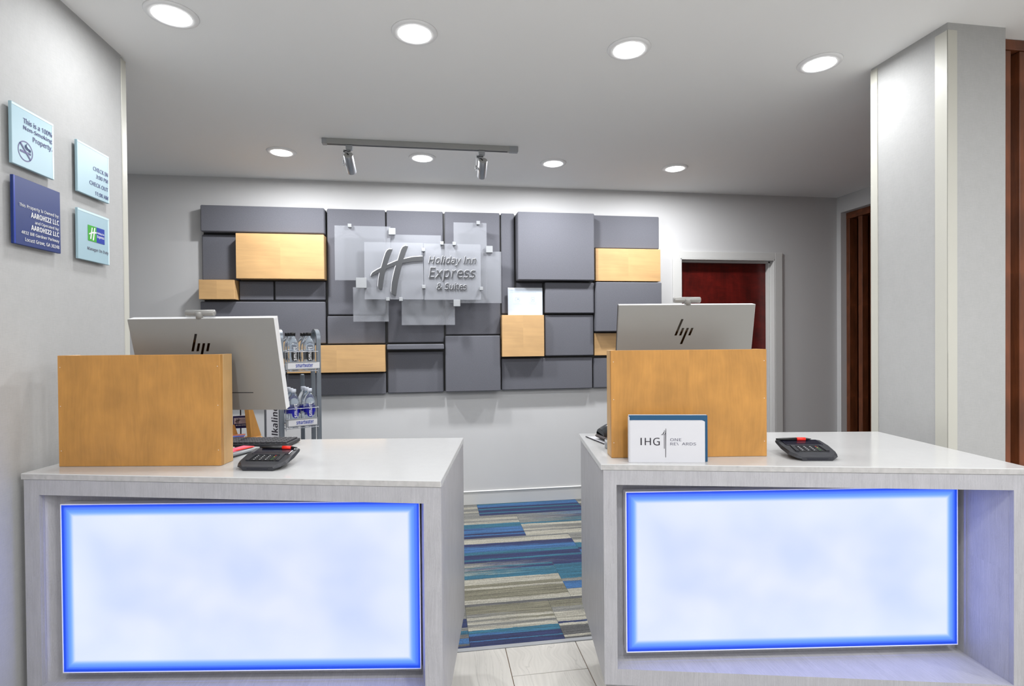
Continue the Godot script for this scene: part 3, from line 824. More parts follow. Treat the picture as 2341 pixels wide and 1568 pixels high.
# ======================================================================= signs on the left wall
func wall_signs() -> void:
	# each: z of the left edge, z of the right edge, y low, y high
	var turn := PI / 2
	var defs := [["square_sign", "pale blue acrylic sign with a no-smoking circle, above the dark blue sign", -1.9663, -2.1633, 1.985, 2.1864],
		["square_sign", "dark blue acrylic sign with white lettering on the left wall", -1.9686, -2.1914, 1.7232, 1.9479],
		["square_sign", "pale blue acrylic sign with check-in and check-out times", -2.2925, -2.4972, 1.9819, 2.1814],
		["square_sign", "pale blue acrylic sign with a green and blue logo, below the check-in times", -2.2895, -2.4922, 1.7214, 1.9182]]
	for k in 4:
		var d: Array = defs[k]
		var w: float = d[2] - d[3]; var h: float = d[5] - d[4]
		var t := thing(d[0], d[1], "sign", Vector3(-1.365, (d[4] + d[5]) / 2.0, (d[2] + d[3]) / 2.0), turn, "acrylic signs on the left wall")
		var m: Material = M.acrylic_blue if k == 1 else M.acrylic
		part("standoff", box(Vector3(-w * 0.3, -h * 0.3, 0.001), Vector3(w * 0.3, h * 0.3, 0.0095)), M.alu_dull, t)
		part("face", box(Vector3(-w / 2, -h / 2, 0.010), Vector3(w / 2, h / 2, 0.020), 0.0012), m, t)
		if k != 1:
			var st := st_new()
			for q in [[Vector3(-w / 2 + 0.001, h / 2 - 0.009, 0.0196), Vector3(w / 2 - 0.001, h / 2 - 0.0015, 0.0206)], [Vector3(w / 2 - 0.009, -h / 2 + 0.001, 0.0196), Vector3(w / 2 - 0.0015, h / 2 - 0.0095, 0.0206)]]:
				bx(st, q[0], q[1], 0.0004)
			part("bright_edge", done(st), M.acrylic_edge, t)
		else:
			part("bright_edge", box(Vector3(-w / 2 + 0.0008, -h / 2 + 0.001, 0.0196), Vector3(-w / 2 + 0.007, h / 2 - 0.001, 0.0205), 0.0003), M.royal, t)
		var r := w / 2 - 0.010
		if k == 0:
			for l in [["This is a 100%", -0.048, 0.048, 0.066], ["Non-Smoking", -0.048, 0.023, 0.041], ["Property.", -0.005, -0.007, 0.016]]:
				part("lettering", words(l[0], sans_font, Vector2(l[1], l[2]), Vector2(r, l[3]), 0.0006), M.sign_ink, t, Vector3(0, 0, 0.0205))
			var ring := st_new()
			var c := Vector2(-0.040, -0.045); var rad := 0.034
			var prev := []
			for i in 41:
				var a := TAU * i / 40.0
				var e := Vector2(cos(a), sin(a))
				if i: quad(ring, Vector3(prev[1].x, prev[1].y, 0), Vector3(prev[0].x, prev[0].y, 0), Vector3(c.x + e.x * rad, c.y + e.y * rad, 0), Vector3(c.x + e.x * (rad - 0.004), c.y + e.y * (rad - 0.004), 0))
				prev = [c + e * rad, c + e * (rad - 0.004)]
			plate(ring, [c + Vector2(-0.025, 0.021), c + Vector2(-0.021, 0.025), c + Vector2(0.025, -0.021), c + Vector2(0.021, -0.025)], 0.0, 0.0008)
			plate(ring, [c + Vector2(-0.024, -0.007), c + Vector2(0.014, -0.007), c + Vector2(0.014, 0.0), c + Vector2(-0.024, 0.0)], 0.0, 0.0005)
			plate(ring, [c + Vector2(0.016, -0.007), c + Vector2(0.019, -0.007), c + Vector2(0.019, 0.0), c + Vector2(0.016, 0.0)], 0.0, 0.0005)
			plate(ring, [c + Vector2(0.021, -0.007), c + Vector2(0.024, -0.007), c + Vector2(0.024, 0.0), c + Vector2(0.021, 0.0)], 0.0, 0.0005)
			tube(ring, [Vector3(c.x + 0.022, c.y + 0.003, 0.0003), Vector3(c.x + 0.021, c.y + 0.010, 0.0003), Vector3(c.x + 0.010, c.y + 0.012, 0.0003), Vector3(c.x + 0.003, c.y + 0.018, 0.0003), Vector3(c.x + 0.006, c.y + 0.026, 0.0003)], 0.0012, 6)
			tube(ring, [Vector3(c.x + 0.017, c.y + 0.003, 0.0003), Vector3(c.x + 0.015, c.y + 0.007, 0.0003), Vector3(c.x + 0.006, c.y + 0.008, 0.0003), Vector3(c.x - 0.002, c.y + 0.014, 0.0003), Vector3(c.x + 0.0, c.y + 0.022, 0.0003)], 0.0010, 6)
			part("no_smoking_symbol", done(ring), M.sign_ink, t, Vector3(0, 0, 0.0205))
		elif k == 1:
			for l in [["This Property Is Owned by:", -0.088, 0.012, 0.027, false], ["AAROHI22 LLC", -0.036, -0.012, 0.006, true], ["and Operated by:", -0.018, -0.034, -0.020, false],
					["AAROHI22 LLC", -0.036, -0.054, -0.037, true], ["4832 Bill Gardner Parkway", -0.080, -0.0775, -0.063, false], ["Locust Grove, GA 30248", -0.064, -0.099, -0.085, false]]:
				part("lettering", words(l[0], bold_font if l[4] else sans_font, Vector2(l[1], l[2]), Vector2(r, l[3]), 0.0006), M.paper, t, Vector3(0, 0, 0.0205))
		elif k == 2:
			for l in [["CHECK IN", -0.005, 0.010, 0.026], ["3:00 PM", 0.013, -0.018, -0.002], ["CHECK OUT", -0.030, -0.053, -0.037], ["11:00 AM", 0.005, -0.088, -0.072]]:
				part("lettering", words(l[0], sans_font, Vector2(l[1], l[2]), Vector2(r, l[3]), 0.0006), M.sign_ink, t, Vector3(0, 0, 0.0205))
		else:
			part("logo_green", box(Vector3(-0.042, -0.018, 0), Vector3(0.012, 0.044, 0.0006)), M.leaf_green, t, Vector3(0, 0, 0.0205))
			part("logo_blue", box(Vector3(0.012, -0.018, 0), Vector3(0.066, 0.044, 0.0006)), M.royal, t, Vector3(0, 0, 0.0205))
			var st := st_new()
			var rise := 0.0005
			for b in [[[-0.030, -0.010], [-0.022, -0.010], [-0.013, 0.037], [-0.019, 0.037]], [[-0.014, -0.013], [-0.006, -0.013], [0.004, 0.039], [-0.003, 0.039]], [[-0.037, 0.006], [-0.036, 0.011], [-0.012, 0.021], [0.012, 0.024], [0.012, 0.018], [-0.010, 0.015]]]:
				var pl := []
				for q in b: pl.append(Vector2(q[0], q[1]))
				plate(st, pl, 0.0, rise)
				rise += 0.0002
			part("logo_mark", done(st), M.paper, t, Vector3(0, 0, 0.0209))
			part("lettering", words("Holiday Inn", bold_font, Vector2(0.017, 0.016), Vector2(0.063, 0.026), 0.0004), M.paper, t, Vector3(0, 0, 0.0209))
			part("lettering", words("Express", bold_font, Vector2(0.017, -0.001), Vector2(0.063, 0.013), 0.0004), M.paper, t, Vector3(0, 0, 0.0209))
			part("lettering", words("Manager On Duty", sans_font, Vector2(-0.046, -0.059), Vector2(0.092, -0.043), 0.0005), M.grey_ink, t, Vector3(0, 0, 0.0205))

func track_lights() -> void:
	var t := thing("ceiling_track", "grey lighting track with two spotlights, mounted on the ceiling", "light track", Vector3(-0.0475, CEIL, -3.556))
	var st := st_new()
	bx(st, Vector3(-0.629, -0.034, -0.018), Vector3(0.629, -0.0005, 0.018), 0.0015)
	part("rail", done(st), M.rail, t)
	part("slot", box(Vector3(-0.60, -0.0352, -0.008), Vector3(0.56, -0.0335, 0.008)), M.black, t)
	part("end_cap", box(Vector3(0.572, -0.0365, -0.0195), Vector3(0.631, -0.0004, 0.0195), 0.002), M.alu_dull, t)
	part("end_cap", box(Vector3(-0.631, -0.0365, -0.0195), Vector3(-0.603, -0.0004, 0.0195), 0.002), M.alu_dull, t)
	part("mount_knob", box(Vector3(0.045, -0.006, -0.030), Vector3(0.062, -0.0004, -0.0185), 0.002), M.rail, t)
	var defs := [[-0.512, 5.0, "small silver spotlight hanging from the left part of the track"], [0.339, 0.0, "small silver spotlight hanging from the right part of the track"]]
	for k in 2:
		var d: Array = defs[k]
		var h := thing("track_spotlight", d[2], "spotlight", Vector3(d[0], CEIL - 0.0365, -3.556), 0.0, "spotlights on the ceiling track")
		part("adapter", box(Vector3(-0.021, -0.030, -0.016), Vector3(0.021, 0.0, 0.016), 0.003), M.alu_dull, h)
		st = st_new()
		bx(st, Vector3(-0.0365, -0.0375, -0.009), Vector3(0.012, -0.0305, 0.009), 0.001)
		bx(st, Vector3(-0.0365, -0.130, -0.009), Vector3(-0.0335, -0.038, 0.009), 0.001)
		part("bracket", done(st), M.alu_dull, h)
		var cyl := Node3D.new()
		cyl.name = "head"
		h.add_child(cyl, true)
		cyl.transform = Transform3D(Basis(Vector3.BACK, deg_to_rad(d[1])) * Basis(Vector3.RIGHT, deg_to_rad(54.0)), Vector3(0.004, -0.116, 0.0))
		st = st_new()
		lathe(st, [Vector2(0.0, -0.058), Vector2(0.020, -0.058), Vector2(0.0235, -0.066), Vector2(0.0285, -0.066), Vector2(0.0290, -0.064), Vector2(0.0290, 0.064), Vector2(0.0285, 0.065)], 36)
		part("barrel", done(st), M.alu, cyl)
		st = st_new()
		lathe(st, [Vector2(0.0285, 0.065), Vector2(0.0, 0.065)], 36)
		part("rear_cap", done(st), M.rail, cyl)
		st = st_new()
		tube(st, [Vector3(0.008, -0.040, 0.012), Vector3(-0.006, -0.043, 0.014), Vector3(-0.022, -0.041, 0.018), Vector3(-0.031, -0.046, 0.022), Vector3(-0.031, -0.054, 0.028), Vector3(-0.020, -0.058, 0.036), Vector3(-0.008, -0.064, 0.046), Vector3(0.002, -0.079, 0.056)], 0.0034, 8)
		part("cable", done(st), M.black, h)
		st = st_new()
		tube(st, [Vector3(-0.0385, -0.096, 0.0), Vector3(-0.039, -0.120, 0.0)], 0.0035, 8)
		part("thumb_screw", done(st), M.black, h)

# ======================================================================= things on the counters
func privacy_screens() -> void:
	for k in 2:
		var a: Vector2 = [Vector2(-1.2843, -2.0645), Vector2(0.633, -1.8394)][k]
		var b: Vector2 = [Vector2(-0.7244, -1.9739), Vector2(1.190, -1.7648)][k]
		var depth := 0.078
		var w := a.distance_to(b)
		var m := (a + b) / 2.0
		var d := (b - a).normalized()
		var t := thing("privacy_screen", ["maple privacy screen standing on the left counter before the tilted monitor", "maple privacy screen standing on the right counter behind the white card sign"][k], "privacy screen",
			Vector3(m.x, TOP, m.y), -atan2(d.y, d.x), "maple screens on the counters")
		part("front_panel", box(Vector3(-w / 2, 0.0005, -0.018), Vector3(w / 2, 0.386, 0.0), 0.0012), M.maple_warm, t)
		for s in [-1.0, 1.0]:
			var x0: float = -w / 2 if s < 0 else w / 2 - 0.018
			part("side_panel", box(Vector3(x0, 0.0005, -depth), Vector3(x0 + 0.018, 0.386, -0.0182), 0.0012), M.maple_edge, t)
		for s in [-1.0, 1.0]:
			for y in [0.055, 0.21, 0.345]:
				part("nail_dot", box(Vector3(s * (w / 2 - 0.009) - 0.0012, y - 0.0012, -0.0002), Vector3(s * (w / 2 - 0.009) + 0.0012, y + 0.0012, 0.0004), 0.0003), M.paper, t)

func monitors() -> void:
	var defs := [[Vector3(-0.8219, 1.4786, -2.0624), -0.1954, 0.2489, 0.350, "silver monitor tilted back behind the left maple screen, beside the drinks rack", 0.0],
		[Vector3(0.9895, 1.5232, -1.9634), -0.101, 0.1928, 0.360, "silver monitor behind the right maple screen, before the red door", 0.004]]
	for k in 2:
		var d: Array = defs[k]
		var at: Vector3 = d[0]
		var h: float = d[3]
		var yaw: float = d[1]; var tilt: float = d[2]
		# the rear face is the plane we see; the screen faces the staff side (-z)
		var low := at + Basis(Vector3.UP, yaw) * Vector3(0, -h * cos(tilt), -h * sin(tilt))
		var t := thing("monitor", d[4], "monitor", Vector3(low.x, TOP, low.z), yaw, "monitors on the counters")
		var b := Node3D.new()
		b.name = "display"
		t.add_child(b, true)
		var loc := Basis(Vector3.UP, -yaw) * (at - Vector3(low.x, TOP, low.z))
		b.position = loc
		b.rotation.x = tilt
		var w := 0.54
		var st := st_new()
		plate(st, [Vector2(-w / 2, -h), Vector2(w / 2, -h), Vector2(w / 2, -0.002), Vector2(w / 2 - 0.002, 0), Vector2(-w / 2 + 0.002, 0), Vector2(-w / 2, -0.002)], -0.017, 0.0)
		part("rear_shell", done(st), M.silver, b)
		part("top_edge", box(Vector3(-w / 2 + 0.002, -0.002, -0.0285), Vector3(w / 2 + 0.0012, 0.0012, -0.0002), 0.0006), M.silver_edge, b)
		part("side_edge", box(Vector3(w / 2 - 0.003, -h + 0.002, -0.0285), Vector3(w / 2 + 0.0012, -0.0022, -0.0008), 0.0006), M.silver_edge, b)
		part("screen_bezel", box(Vector3(-w / 2, -h, -0.030), Vector3(w / 2, 0.0, -0.0172), 0.001), M.black, b)
		part("screen", box(Vector3(-w / 2 + 0.008, -h + 0.012, -0.0306), Vector3(w / 2 - 0.008, -0.008, -0.0301)), M.screen, b)
		part("vent_slot", box(Vector3(-0.12, -0.283, -0.0005), Vector3(0.155, -0.280, 0.0004)), M.dark, b)
		# four slanted mirror bars
		var sl := 0.36
		var cx: float = -0.019 if k == 0 else -0.012
		st = st_new()
		for q in [[-0.028, -0.045, 0.020], [-0.0095, -0.0450, -0.0152], [0.0088, -0.0795, -0.0152], [0.0272, -0.045, -0.0152]]:
			var x: float = q[0]; var y0: float = q[1]; var y1: float = q[2]
			var f := func(xx: float, y: float) -> Vector2: return Vector2(cx + xx + (y + 0.03) * sl, -0.076 + y)
			plate(st, [f.call(x, y0), f.call(x + 0.0088, y0), f.call(x + 0.0088, y1), f.call(x, y1)], -0.0002, 0.0006)
		part("logo", done(st), M.mirror, b)
		# pop-up camera bar
		var cam := Node3D.new()
		cam.name = "camera_bar"
		b.add_child(cam, true)
		cam.position = Vector3(-0.005 if k == 0 else 0.002, 0.0015, -0.012)
		st = st_new()
		lathe(st, [Vector2(0.0, -0.052), Vector2(0.0108, -0.052), Vector2(0.0115, -0.051), Vector2(0.0115, 0.051), Vector2(0.0108, 0.052), Vector2(0.0, 0.052)], 28, Transform3D(Basis(Vector3.BACK, PI / 2), Vector3(0, 0.016, -0.004)))
		part("barrel", done(st), M.silver, cam)
		st = st_new()
		lathe(st, [Vector2(0.0, -0.001), Vector2(0.0125, -0.001), Vector2(0.0125, 0.0195), Vector2(0.0118, 0.0205), Vector2(0.0, 0.0205)], 28, Transform3D(Basis.IDENTITY, Vector3(0, 0.0, 0.004)))
		part("pivot", done(st), M.silver, cam)
		# stand
		var y := loc.y - h * cos(tilt)
		st = st_new()
		bx(st, Vector3(-0.075, 0.010, -0.075), Vector3(-0.005, y + 0.13, -0.055), 0.004)
		part("stand_neck", done(st), M.silver, t)
		part("stand_base", box(Vector3(-0.13, 0.0003, -0.125), Vector3(0.002, 0.0098, 0.005), 0.003), M.silver, t)

func terminals() -> void:
	var defs := [[Vector3(-0.577, TOP, -1.874), -0.209, "black card terminal beside the left maple screen", "on the left counter"], [Vector3(1.3145, TOP, -1.666), -0.175, "black card terminal alone on the right end of the right counter", "on the right counter"]]
	for k in 2:
		var d: Array = defs[k]
		var t := thing("card_terminal", d[2], "card terminal", d[0], d[1], "card terminals on the counters")
		# body: front at z = 0, rear at -0.15; a tapered hull made of rings [z, y bottom, y top, half width at bottom, half width at the waist, half width at top]
		var rings := [[0.0, 0.0006, 0.014, 0.050, 0.055, 0.052], [-0.010, 0.0006, 0.019, 0.053, 0.074, 0.060], [-0.034, 0.0006, 0.026, 0.050, 0.085, 0.078], [-0.085, 0.006, 0.037, 0.044, 0.086, 0.082], [-0.135, 0.024, 0.046, 0.060, 0.082, 0.079], [-0.148, 0.034, 0.045, 0.070, 0.078, 0.074]]
		var st := st_new()
		var loops := []
		for r in rings:
			var wy: float = lerpf(r[1], r[2], 0.62)
			loops.append([Vector3(-r[3], r[1], r[0]), Vector3(r[3], r[1], r[0]), Vector3(r[4], wy, r[0]), Vector3(r[5], r[2], r[0]), Vector3(-r[5], r[2], r[0]), Vector3(-r[4], wy, r[0])])
		for i in loops.size() - 1:
			for j in 6:
				var n := (j + 1) % 6
				quad(st, loops[i][j], loops[i + 1][j], loops[i + 1][n], loops[i][n])
		for j in range(1, 5):
			tri(st, loops[0][0], loops[0][j], loops[0][j + 1])
			tri(st, loops[-1][0], loops[-1][j + 1], loops[-1][j])
		part("body", done(st), M.dark, t)
		# screen
		var slope := atan2(0.009, 0.05)
		var xf := Transform3D(Basis(Vector3.RIGHT, slope), Vector3(0, 0.0372, -0.092))
		st = st_new()
		bx(st, Vector3(-0.066, 0.0012, -0.046), Vector3(0.066, 0.0032, 0.006), 0.001, xf)
		part("display", done(st), M.screen, t)
		# keypad well and keys
		var kf := Transform3D(Basis(Vector3.RIGHT, atan2(0.011, 0.051)), Vector3(0.0, 0.0318, -0.058))
		st = st_new()
		bx(st, Vector3(-0.046, -0.002, -0.018), Vector3(0.046, 0.0006, 0.027), 0.0005, kf)
		var well := part("keypad", done(st), M.black, t)
		for r in 4:
			for c in 4:
				var m: Material = M.key
				st = st_new()
				bx(st, Vector3(-0.040 + c * 0.0205, 0.0006, -0.0145 + r * 0.0102), Vector3(-0.040 + c * 0.0205 + 0.0175, 0.0026, -0.0145 + r * 0.0102 + 0.0075), 0.0006, kf)
				part("key", done(st), m, well)
				st = st_new()
				bx(st, Vector3(-0.034 + c * 0.0205, 0.0026, -0.0122 + r * 0.0102), Vector3(-0.034 + c * 0.0205 + 0.0038, 0.0029, -0.0122 + r * 0.0102 + 0.0024), 0.0, kf)
				part("key_print", done(st), [M.red, M.yellow, M.leaf_green, M.leaf_green][r] if c == 3 else M.paper, well)
		st = st_new()
		plate(st, [Vector2(-0.058, 0.026), Vector2(-0.047, 0.026), Vector2(-0.043, -0.016), Vector2(0.043, -0.016), Vector2(0.047, 0.026), Vector2(0.058, 0.026), Vector2(0.056, -0.024), Vector2(-0.056, -0.024)], 0.0, 0.0052,
			kf * Transform3D(Basis(Vector3(1, 0, 0), Vector3(0, 0, 1), Vector3(0, 1, 0)), Vector3(0, -0.001, 0)))
		part("keypad_hood", done(st), M.dark, t)
		part("card_slot", box(Vector3(-0.036, 0.0055, -0.002), Vector3(0.036, 0.0085, 0.0012), 0.0004), M.screen, t)
		part("rubber_foot", box(Vector3(-0.046, 0.0001, -0.12), Vector3(0.046, 0.022, -0.088), 0.003), M.slate, t)
		# pen lying along the rear edge
		var pen := thing("stylus_pen", ["black pen with a red grip lying on the card terminal of the left counter", "black pen with a red grip lying on the card terminal of the right counter"][k], "pen",
			Vector3(d[0].x, TOP, d[0].z) + Basis(Vector3.UP, d[1]) * Vector3([0.012, -0.018][k], 0.0515, -0.130), d[1] + [0.0, 0.02][k], "pens on the card terminals")
		var turn := Basis(Vector3.BACK, -PI / 2)
		var px := Transform3D(turn, Vector3.ZERO)
		st = st_new()
		lathe(st, [Vector2(0.0, -0.066), Vector2(0.0035, -0.064), Vector2(0.0045, -0.040), Vector2(0.0058, 0.010), Vector2(0.0, 0.010)], 16, px)
		part("shaft", done(st), M.black, pen)
		st = st_new()
		lathe(st, [Vector2(0.0, 0.0102), Vector2(0.0065, 0.0102), Vector2(0.0060, 0.042), Vector2(0.0, 0.042)], 16, px)
		part("grip", done(st), M.red, pen)
		st = st_new()
		lathe(st, [Vector2(0.0, 0.0422), Vector2(0.0050, 0.0422), Vector2(0.0012, 0.064), Vector2(0.0, 0.065)], 16, px)
		part("tip", done(st), M.black, pen)

# ======================================================================= drinks rack behind the left counter
func bottle_maker(black: bool) -> Node3D:
	var b := Node3D.new()
	var st := st_new()
	lathe(st, [Vector2(0.0, 0.004), Vector2(0.020, 0.0), Vector2(0.029, 0.003), Vector2(0.0325, 0.012), Vector2(0.0325, 0.060), Vector2(0.0318, 0.066), Vector2(0.0325, 0.072), Vector2(0.0325, 0.138), Vector2(0.031, 0.156), Vector2(0.026, 0.176), Vector2(0.0175, 0.192), Vector2(0.0125, 0.198), Vector2(0.0120, 0.204), Vector2(0.0, 0.204)], 32)
	part("vessel", done(st), M.bottle, b)
	st = st_new()
	lathe(st, [Vector2(0.0, 0.2045), Vector2(0.0148, 0.2045), Vector2(0.0150, 0.222), Vector2(0.0142, 0.2235), Vector2(0.0, 0.2235)], 24)
	part("cap", done(st), M.cap_black if black else M.cap_white, b)
	# label: a tongue with a round foot, wrapped on the front
	st = st_new()
	var rr := 0.0331
	var n := 16
	for i in n:
		var a0 := lerpf(-0.62, 0.62, i / float(n)); var a1 := lerpf(-0.62, 0.62, (i + 1) / float(n))
		var foot := func(a: float) -> float: return 0.083 - 0.026 * sqrt(maxf(0.0, 1.0 - pow(a / 0.62, 2.0)))
		var top := 0.112
		var p := func(a: float, y: float) -> Vector3: return Vector3(rr * sin(a), y, rr * cos(a))
		quad(st, p.call(a0, foot.call(a0)), p.call(a1, foot.call(a1)), p.call(a1, top), p.call(a0, top))
	part("label", done(st), M.cap_black if black else M.water_blue, b)
	if not black:
		st = st_new()
		lathe(st, [Vector2(0.0329, 0.085), Vector2(0.0329, 0.112)], 32)
		part("label_band", done(st), M.water_blue, b)
	var tx := words("smart", bold_font, Vector2(0.0, 0.0), Vector2(0.078, 0.020), 0.0004)
	part("lettering", tx, M.paper, b, Vector3(0.010, 0.062, 0.0338), Basis(Vector3.BACK, PI / 2))
	return b

func drinks_rack() -> void:
	var yaw := 0.435
	var at := Vector3(-0.745, 0.0, -3.30)
	var t := thing("drinks_rack", "grey wire drinks rack holding water bottles behind the left counter", "display rack", at, yaw)
	var B := Basis(Vector3.UP, yaw)
	# side frames with rounded tops
	for s in [-1.0, 1.0]:
		var x: float = -0.125 if s < 0 else 0.084
		var f := Node3D.new()
		f.name = "side_frame"
		t.add_child(f, true)
		var st := st_new()
		var arch := []
		for i in 29:
			var a := PI * i / 28.0
			arch.append(Vector3(x, 1.40 + 0.055 * sin(a), -0.085 + 0.07 * cos(a)))
		arch.push_front(Vector3(x, 0.02, -0.015))
		arch.append(Vector3(x, 0.02, -0.155))
		for i in arch.size() - 1:
			var p: Vector3 = arch[i]; var q: Vector3 = arch[i + 1]
			var dd := (q - p).normalized()
			var nn := Vector3.RIGHT.cross(dd)
			var r := 0.009
			quad(st, p + Vector3(0.012, 0, 0) + nn * r, p + Vector3(-0.012, 0, 0) + nn * r, q + Vector3(-0.012, 0, 0) + nn * r, q + Vector3(0.012, 0, 0) + nn * r)
			quad(st, p + Vector3(-0.012, 0, 0) - nn * r, p + Vector3(0.012, 0, 0) - nn * r, q + Vector3(0.012, 0, 0) - nn * r, q + Vector3(-0.012, 0, 0) - nn * r)
			quad(st, p + Vector3(0.012, 0, 0) - nn * r, p + Vector3(0.012, 0, 0) + nn * r, q + Vector3(0.012, 0, 0) + nn * r, q + Vector3(0.012, 0, 0) - nn * r)
			quad(st, p + Vector3(-0.012, 0, 0) + nn * r, p + Vector3(-0.012, 0, 0) - nn * r, q + Vector3(-0.012, 0, 0) - nn * r, q + Vector3(-0.012, 0, 0) + nn * r)
		part("tube_frame", done(st), M.steel, f)
	part("rear_post", box(Vector3(0.035, 0.02, -0.29), Vector3(0.058, 1.18, -0.27), 0.003), M.steel, t)
	part("rear_post", box(Vector3(-0.125, 0.02, -0.29), Vector3(-0.102, 1.18, -0.27), 0.003), M.steel, t)
	part("base", box(Vector3(-0.22, 0.0, -0.30), Vector3(0.105, 0.02, 0.02), 0.003), M.steel, t)
	part("banner", box(Vector3(-0.206, 0.15, -0.03), Vector3(-0.139, 1.12, -0.024), 0.001), M.white, t)
	part("banner_lettering", words("alkaline", bold_font, Vector2(0, 0), Vector2(0.20, 0.034), 0.0005, 0.2), M.ink, t, Vector3(-0.146, 0.815, -0.0238), Basis(Vector3.BACK, PI / 2))
	part("banner_post", box(Vector3(-0.216, 0.0, -0.034), Vector3(-0.207, 1.13, -0.022), 0.002), M.slate, t)
	var shelves := [1.205, 0.875, 0.545]
	for k in 3:
		var y: float = shelves[k]
		var sh := Node3D.new()
		sh.name = "shelf"
		t.add_child(sh, true)
		sh.position = Vector3(-0.012, y, 0)
		var st := st_new()
		# wire basket: rims, uprights and floor wires
		var x0 := -0.100; var x1 := 0.082; var z0 := -0.265; var z1 := 0.035
		for yy in [0.0115, 0.125]:
			tube(st, [Vector3(x0, yy, z1), Vector3(x1, yy, z1)], 0.0022, 6)
			tube(st, [Vector3(x0, yy, z0), Vector3(x1, yy, z0)], 0.0022, 6)
			tube(st, [Vector3(x0, yy, z0), Vector3(x0, yy, z1)], 0.0022, 6)
			tube(st, [Vector3(x1, yy, z0), Vector3(x1, yy, z1)], 0.0022, 6)
		for q in [[x0, z0], [x1, z0], [x0, z1], [x1, z1], [x0, -0.115], [x1, -0.115]]:
			tube(st, [Vector3(q[0], 0, q[1]), Vector3(q[0], 0.125, q[1])], 0.0020, 6)
		for i in 9:
			tube(st, [Vector3(lerpf(x0, x1, i / 8.0), 0.0105, z0), Vector3(lerpf(x0, x1, i / 8.0), 0.0105, z1)], 0.0016, 6)
		part("wire_basket", done(st), M.alu, sh)
		st = st_new()
		bx(st, Vector3(-0.100, 0.026, 0.038), Vector3(0.072, 0.064, 0.043), 0.001)
		bx(st, Vector3(-0.100, 0.0642, 0.038), Vector3(0.072, 0.0675, 0.047), 0.0005)
		bx(st, Vector3(-0.100, 0.0225, 0.038), Vector3(0.072, 0.0258, 0.047), 0.0005)
		part("price_rail", done(st), M.alu_dull, sh)
		if k < 2:
			part("rail_card", box(Vector3(-0.088, 0.0275, 0.0432), Vector3([0.088, 0.071][k], 0.0625, 0.0440)), M.paper, sh)
			part("rail_lettering", words("smartwater", bold_font, Vector2(-0.045, 0.034), Vector2(0.050, 0.056), 0.0005), M.royal, sh, Vector3(0, 0, 0.0442))
	var protos := [bottle_maker(true), bottle_maker(false)]
	var rows := ["front", "middle", "rear"]
	for k in 3:
		for c in 2:
			for r in 3:
				if k == 2 and (r > 0 or c == 0): continue
				var b: Node3D = protos[mini(k, 1)].duplicate()
				b.name = named("water_bottle")
				add_child(b, true)
				var p := Vector3([-0.063, 0.026][c], shelves[k] + 0.0132, -0.002 - 0.078 * r)
				b.transform = Transform3D(B * Basis(Vector3.UP, [0.15, -0.05][c] + [0.0, 0.7, -0.5][r]), at + B * p)
				var what := "clear water bottle with a black cap" if k == 0 else "blue-labelled water bottle with a white cap"
				var lab: String = "%s, %s of the %s row" % [what, rows[r], ["left", "right"][c]]
				if k == 2: lab = "water bottle on the lowest rack shelf, only its white cap showing"
				tag(b, lab, "bottle", ["black-capped bottles on the upper rack shelf", "white-capped bottles on the rack", "white-capped bottles on the rack"][k])
	for p in protos: p.free()

